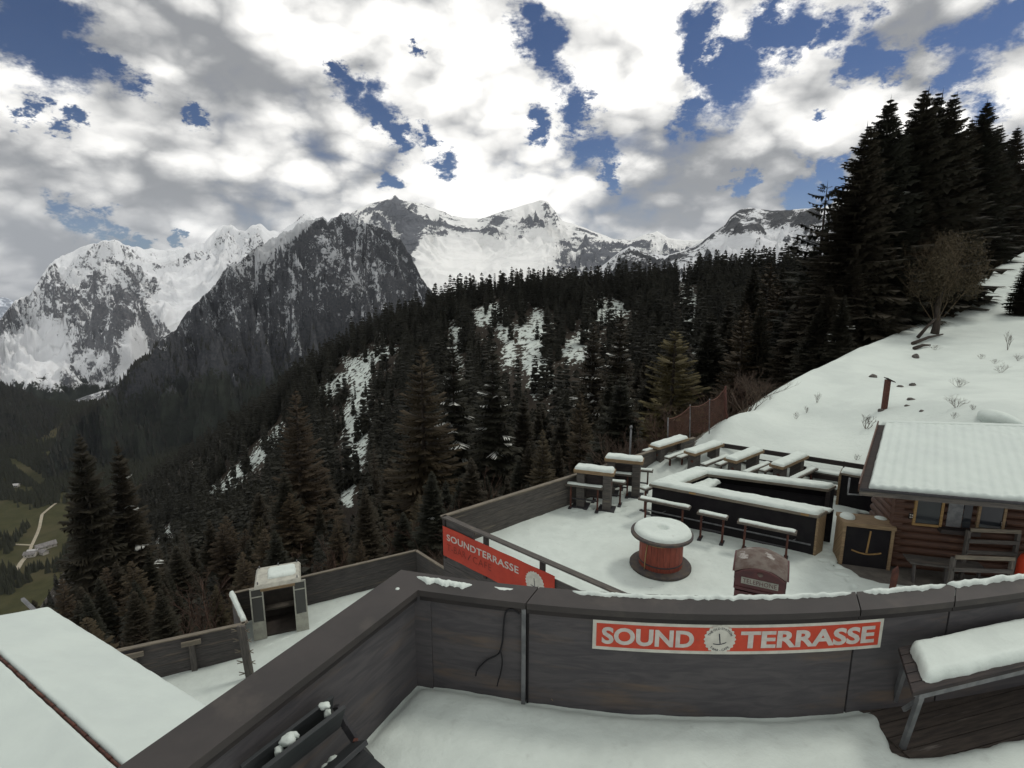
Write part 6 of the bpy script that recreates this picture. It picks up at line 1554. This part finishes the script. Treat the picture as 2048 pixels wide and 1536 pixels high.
# lamp post on the fence, net fence, leaning pole
lp = onz(1261, 884, 1.0); t = thing('lamp_post', 'short slim lamp post rising from the plank fence', 'lamp', (lp.x, lp.y, 0)); b = MB(); b.tube([(0, 0, -.3), (0, 0, 1.52)], .035, 8); b.build('pole', 'grey_metal', t, False)
b = MB(); b.lathe((0, 0, 1.5), [(.03, 0), (.055, .03), (.055, .10), (.03, .13), (.001, .14)], 12); b.build('head', 'grey_metal', t, False)
nf = thing('net_fence', 'sagging brownish red safety net between thin posts at the terrace edge', 'fence', tuple(ony(1390, 885, 20.6)))
NP = [(1336, 838, 886, 20.2), (1380, 812, 884, 20.7), (1419, 800, 882, 21.3), (1449, 779, 862, 21.8)]
TPt = [ony(u, v0, y) for u, v0, v1, y in NP]; BPt = [ony(u, v1, y) for u, v0, v1, y in NP]
for a, c in zip(TPt, BPt): b = MB(); b.tube([c - Vector((0, 0, .3)), a + Vector((0, 0, .05))], .022, 7); b.build('post', 'grey_metal' if a is not TPt[-1] else 'rust_metal', nf)
b = MB()
def NPt(f, g):
    k = min(int(f), 2); t_ = f - k; top = TPt[k].lerp(TPt[k + 1], t_) - Vector((0, 0, .55 * t_ * (1 - t_))); bot = BPt[k].lerp(BPt[k + 1], t_); bot = top.lerp(bot, .74); return top.lerp(bot, g) + Vector((0, .03 * math.sin(f * 5 + g * 3), 0))
for i in range(66):
    f = 3 * i / 65 * .999; b.tube([NPt(f, g) for g in (0, .33, .66, 1)], .0065, 3, False)
for j in range(17):
    b.tube([NPt(3 * i / 24 * .999, j / 16) for i in range(25)], .02 if j == 0 else .0065, 3, False)
no = b.build('netting', 'net', nf); no['kind'] = 'stuff'
b0 = ony(1460, 858, 21.6); t = thing('leaning_pole', 'dark curved pole standing at the end of the net fence', 'pole', tuple(b0)); b = MB()
b.tube([b0 + Vector((.08, 0, -.2)), b0 + Vector((-.06, 0, .12)), ony(1452, 825, 21.6), ony(1451, 772, 21.6)], [.11, .075, .05, .035], 8); b.build('shaft', 'rust_metal', t)

# ------------------------------------------------------------------ things on the snow slope
def hit(u, v):
    d = ray(u, v); o = Vector((0, 0, CH)); prev = 13.
    ts = np.linspace(12, 120, 2200) / d.y; X = d.x * ts; Y = d.y * ts; Zr = CH + d.z * ts; h, ov = hill(X, Y); ok = np.nonzero((Zr < h) & (Y > 14))[0]
    if len(ok) == 0: return None
    k = ok[0]; return Vector((float(X[k]), float(Y[k]), float(h[k])))
def scale_at(p): return (p.y * math.cos(PITCH) - (p.z - CH) * math.sin(PITCH)) / F
p = hit(1768, 819)
t = thing('marker_post', 'brown wooden post with small slanted top board on the snow slope', 'post', tuple(p)); k = scale_at(p); hh = 60 * k
b = MB(); b.box((0, 0, hh / 2 - .1), (.17, .15, hh + .2)); b.build('shaft', 'rust_metal', t, False)
b = MB(); b.beam((-.10, -.02, hh + .08), (.22, -.02, hh - .08), .26, .03); b.build('top_board', 'dark_wood', t, False)
def rock(u, v, w, hgt, seed, lab):
    p = hit(u, v)
    if p is None: return
    k = scale_at(p); bm = bmesh.new(); bmesh.ops.create_icosphere(bm, subdivisions=2, radius=1.); co = np.array([tuple(x.co) for x in bm.verts]); n = 1 + .5 * fbm(co[:, 0] + seed, co[:, 1] * 1.2 + co[:, 2], 3, seed)
    for x, q in zip(bm.verts, n): x.co = Vector((x.co.x * w * k * .5, x.co.y * w * k * .5, x.co.z * hgt * k * .6)) * float(q)
    me = bpy.data.meshes.new('rock'); bm.to_mesh(me); bm.free(); me.materials.append(MAT['stone']); o = link('rock', me); o.location = p; tag(o, lab, 'rock', 'dark rocks showing through the snow slope')
for i, (u, v, w_, h_, lab) in enumerate([(1745, 754, 14, 9, 'dark rock left of the marker post top'), (1800, 774, 12, 6, 'flat dark rock right of the marker post'), (1825, 771, 12, 9, 'dark rock second right of the marker post'), (1822, 800, 14, 7, 'dark rock low right of the marker post'), (1814, 812, 10, 5, 'small flat rock near the marker post foot'), (1762, 822, 12, 7, 'dark stone at the foot of the marker post'), (1831, 715, 14, 13, 'dark stump like rock above the marker post'), (1843, 823, 8, 5, 'small rock above the hut roof ridge')]):
    rock(u, v, w_, h_, i * 3 + 1, lab)
def sprig(u, v, hpx, lab, m=0, ws=1.):
    p = hit(u, v)
    if p is None: return
    k = scale_at(p); t = thing('twig_bush', lab, 'bush', (p.x, p.y, p.z - .03), random.random() * 6, 'twigs poking through the snow slope'); s = hpx * k / 4. * 1.1; t.scale = (s * ws, s * ws, s); link('twigs', (BUSHB + BUSH)[m], t)
for i, (u, v, h_, lab, m, ws) in enumerate([(1732, 858, 34, 'bare dark bush beside the left edge of the hut roof', 0, 1.3), (1592, 838, 18, 'small twig on the slope above the third back row table', 0, .8), (1613, 826, 16, 'thin twig right of the first slope twig', 1, .8), (1634, 806, 24, 'tall thin twig in the middle of the slope', 1, .6), (1540, 800, 14, 'thin twig near the left border of the slope', 0, .7),
        (1918, 775, 22, 'small dark bush right of the marker post', 2, 1.2), (1912, 815, 24, 'dark bush above the hut roof', 3, 1.5), (1908, 838, 16, 'small dark tuft just above the hut ridge', 2, .8), (1990, 728, 12, 'tiny tuft high on the right of the slope', 2, 1.2), (2002, 745, 18, 'tuft cluster below the tiny one at the right', 3, 1.1), (1962, 718, 12, 'tiny tuft left of the cluster at the right', 2, 1.), (2036, 722, 14, 'tuft at the right edge of the slope', 3, 1.2), (2015, 700, 40, 'tall thin twigs near the right edge of the slope', 1, .5), (1713, 920, 16, 'small twig behind the snowy bench by the hut', 0, 1.), (1945, 820, 14, 'twig right of the dark bush above the hut', 1, 1.2), (1870, 700, 12, 'tuft below the bare tree', 2, 1.5)]):
    sprig(u, v, h_, lab, m, ws)
p = hit(2000, 842)
if p:
    bm = bmesh.new(); bmesh.ops.create_icosphere(bm, subdivisions=4, radius=1.)
    for x in bm.verts: x.co = Vector((x.co.x * .42 - x.co.z * .25, x.co.y * .8, x.co.z * .36 - .05)) * (1 + .1 * math.sin(x.co.x * 3))
    me = bpy.data.meshes.new('snow_mound'); bm.to_mesh(me); bm.free(); me.materials.append(MAT['hill_mound'] if 'hill_mound' in MAT else MAT['snow']); me.polygons.foreach_set('use_smooth', [True] * len(me.polygons)); o = link('snow_mound', me); o.location = p; tag(o, 'smooth snow mound on the slope behind the hut roof', 'snow mound')
# bare broad tree and fallen logs on the crest
p = hit(1868, 668)
if p:
    k = scale_at(p); hh = 205 * k
    t = thing('bare_tree', 'bare spreading brownish tree on the crest in front of the spruces', 'tree', (p.x, p.y, p.z - .2))
    b = MB(); b.tube([(0, 0, -.3), (.1, 0, hh * .12), (-.05, 0, hh * .3), (.1, 0, hh * .5)], [.32, .22, .17, .1], 8); b.build('trunk', 'bark', t, False)
    o = link('crown', bare_mesh(901, hh, 1.0, 6, 'twig_tan', n0=9, thick=.0042), t); o.location = (0, 0, hh * .16); o.scale = (.62, .62, .85)
    o = link('foliage', bud_crown(31, hh, 9000, 'bud_brown'), t); o.scale = (.74, .74, 1.)
    for i, (u0, v0, u1, v1, lab) in enumerate([(1825, 690, 1885, 672, 'fallen dark log across the foot of the bare tree'), (1835, 678, 1872, 640, 'leaning dead branch beside the bare tree trunk'), (1828, 700, 1860, 694, 'short fallen branch below the bare tree')]):
        a, c = hit(u0, v0), hit(u1, v1 + (20 if i == 1 else 0))
        if a and c:
            if i == 1: c = ony(u1, v1, a.y)
            b = MB(); b.tube([a + Vector((0, 0, .1)), a.lerp(c, .5) + Vector((0, 0, .2)), c + Vector((0, 0, .12))], [.12, .10, .05], 7); tag(b.build('fallen_log', 'bark'), lab, 'log')

# ------------------------------------------------------------------ thin mountain air
hm = bpy.data.materials.new('haze'); hm.use_nodes = True; hm.node_tree.nodes.clear()
ho = hm.node_tree.nodes.new('ShaderNodeOutputMaterial'); hv = hm.node_tree.nodes.new('ShaderNodeVolumePrincipled'); hm.node_tree.links.new(hv.outputs[0], ho.inputs['Volume'])
hv.inputs['Color'].default_value = (.80, .88, 1., 1.); hv.inputs['Density'].default_value = 1.6e-5; hv.inputs['Anisotropy'].default_value = .2
MAT['haze'] = hm
b = MB(); b.box((0, 5500, 250), (30000, 18000, 2200)); tag(b.build('haze', 'haze'), 'thin bluish air over the valley and mountains', 'haze', None, 'stuff')
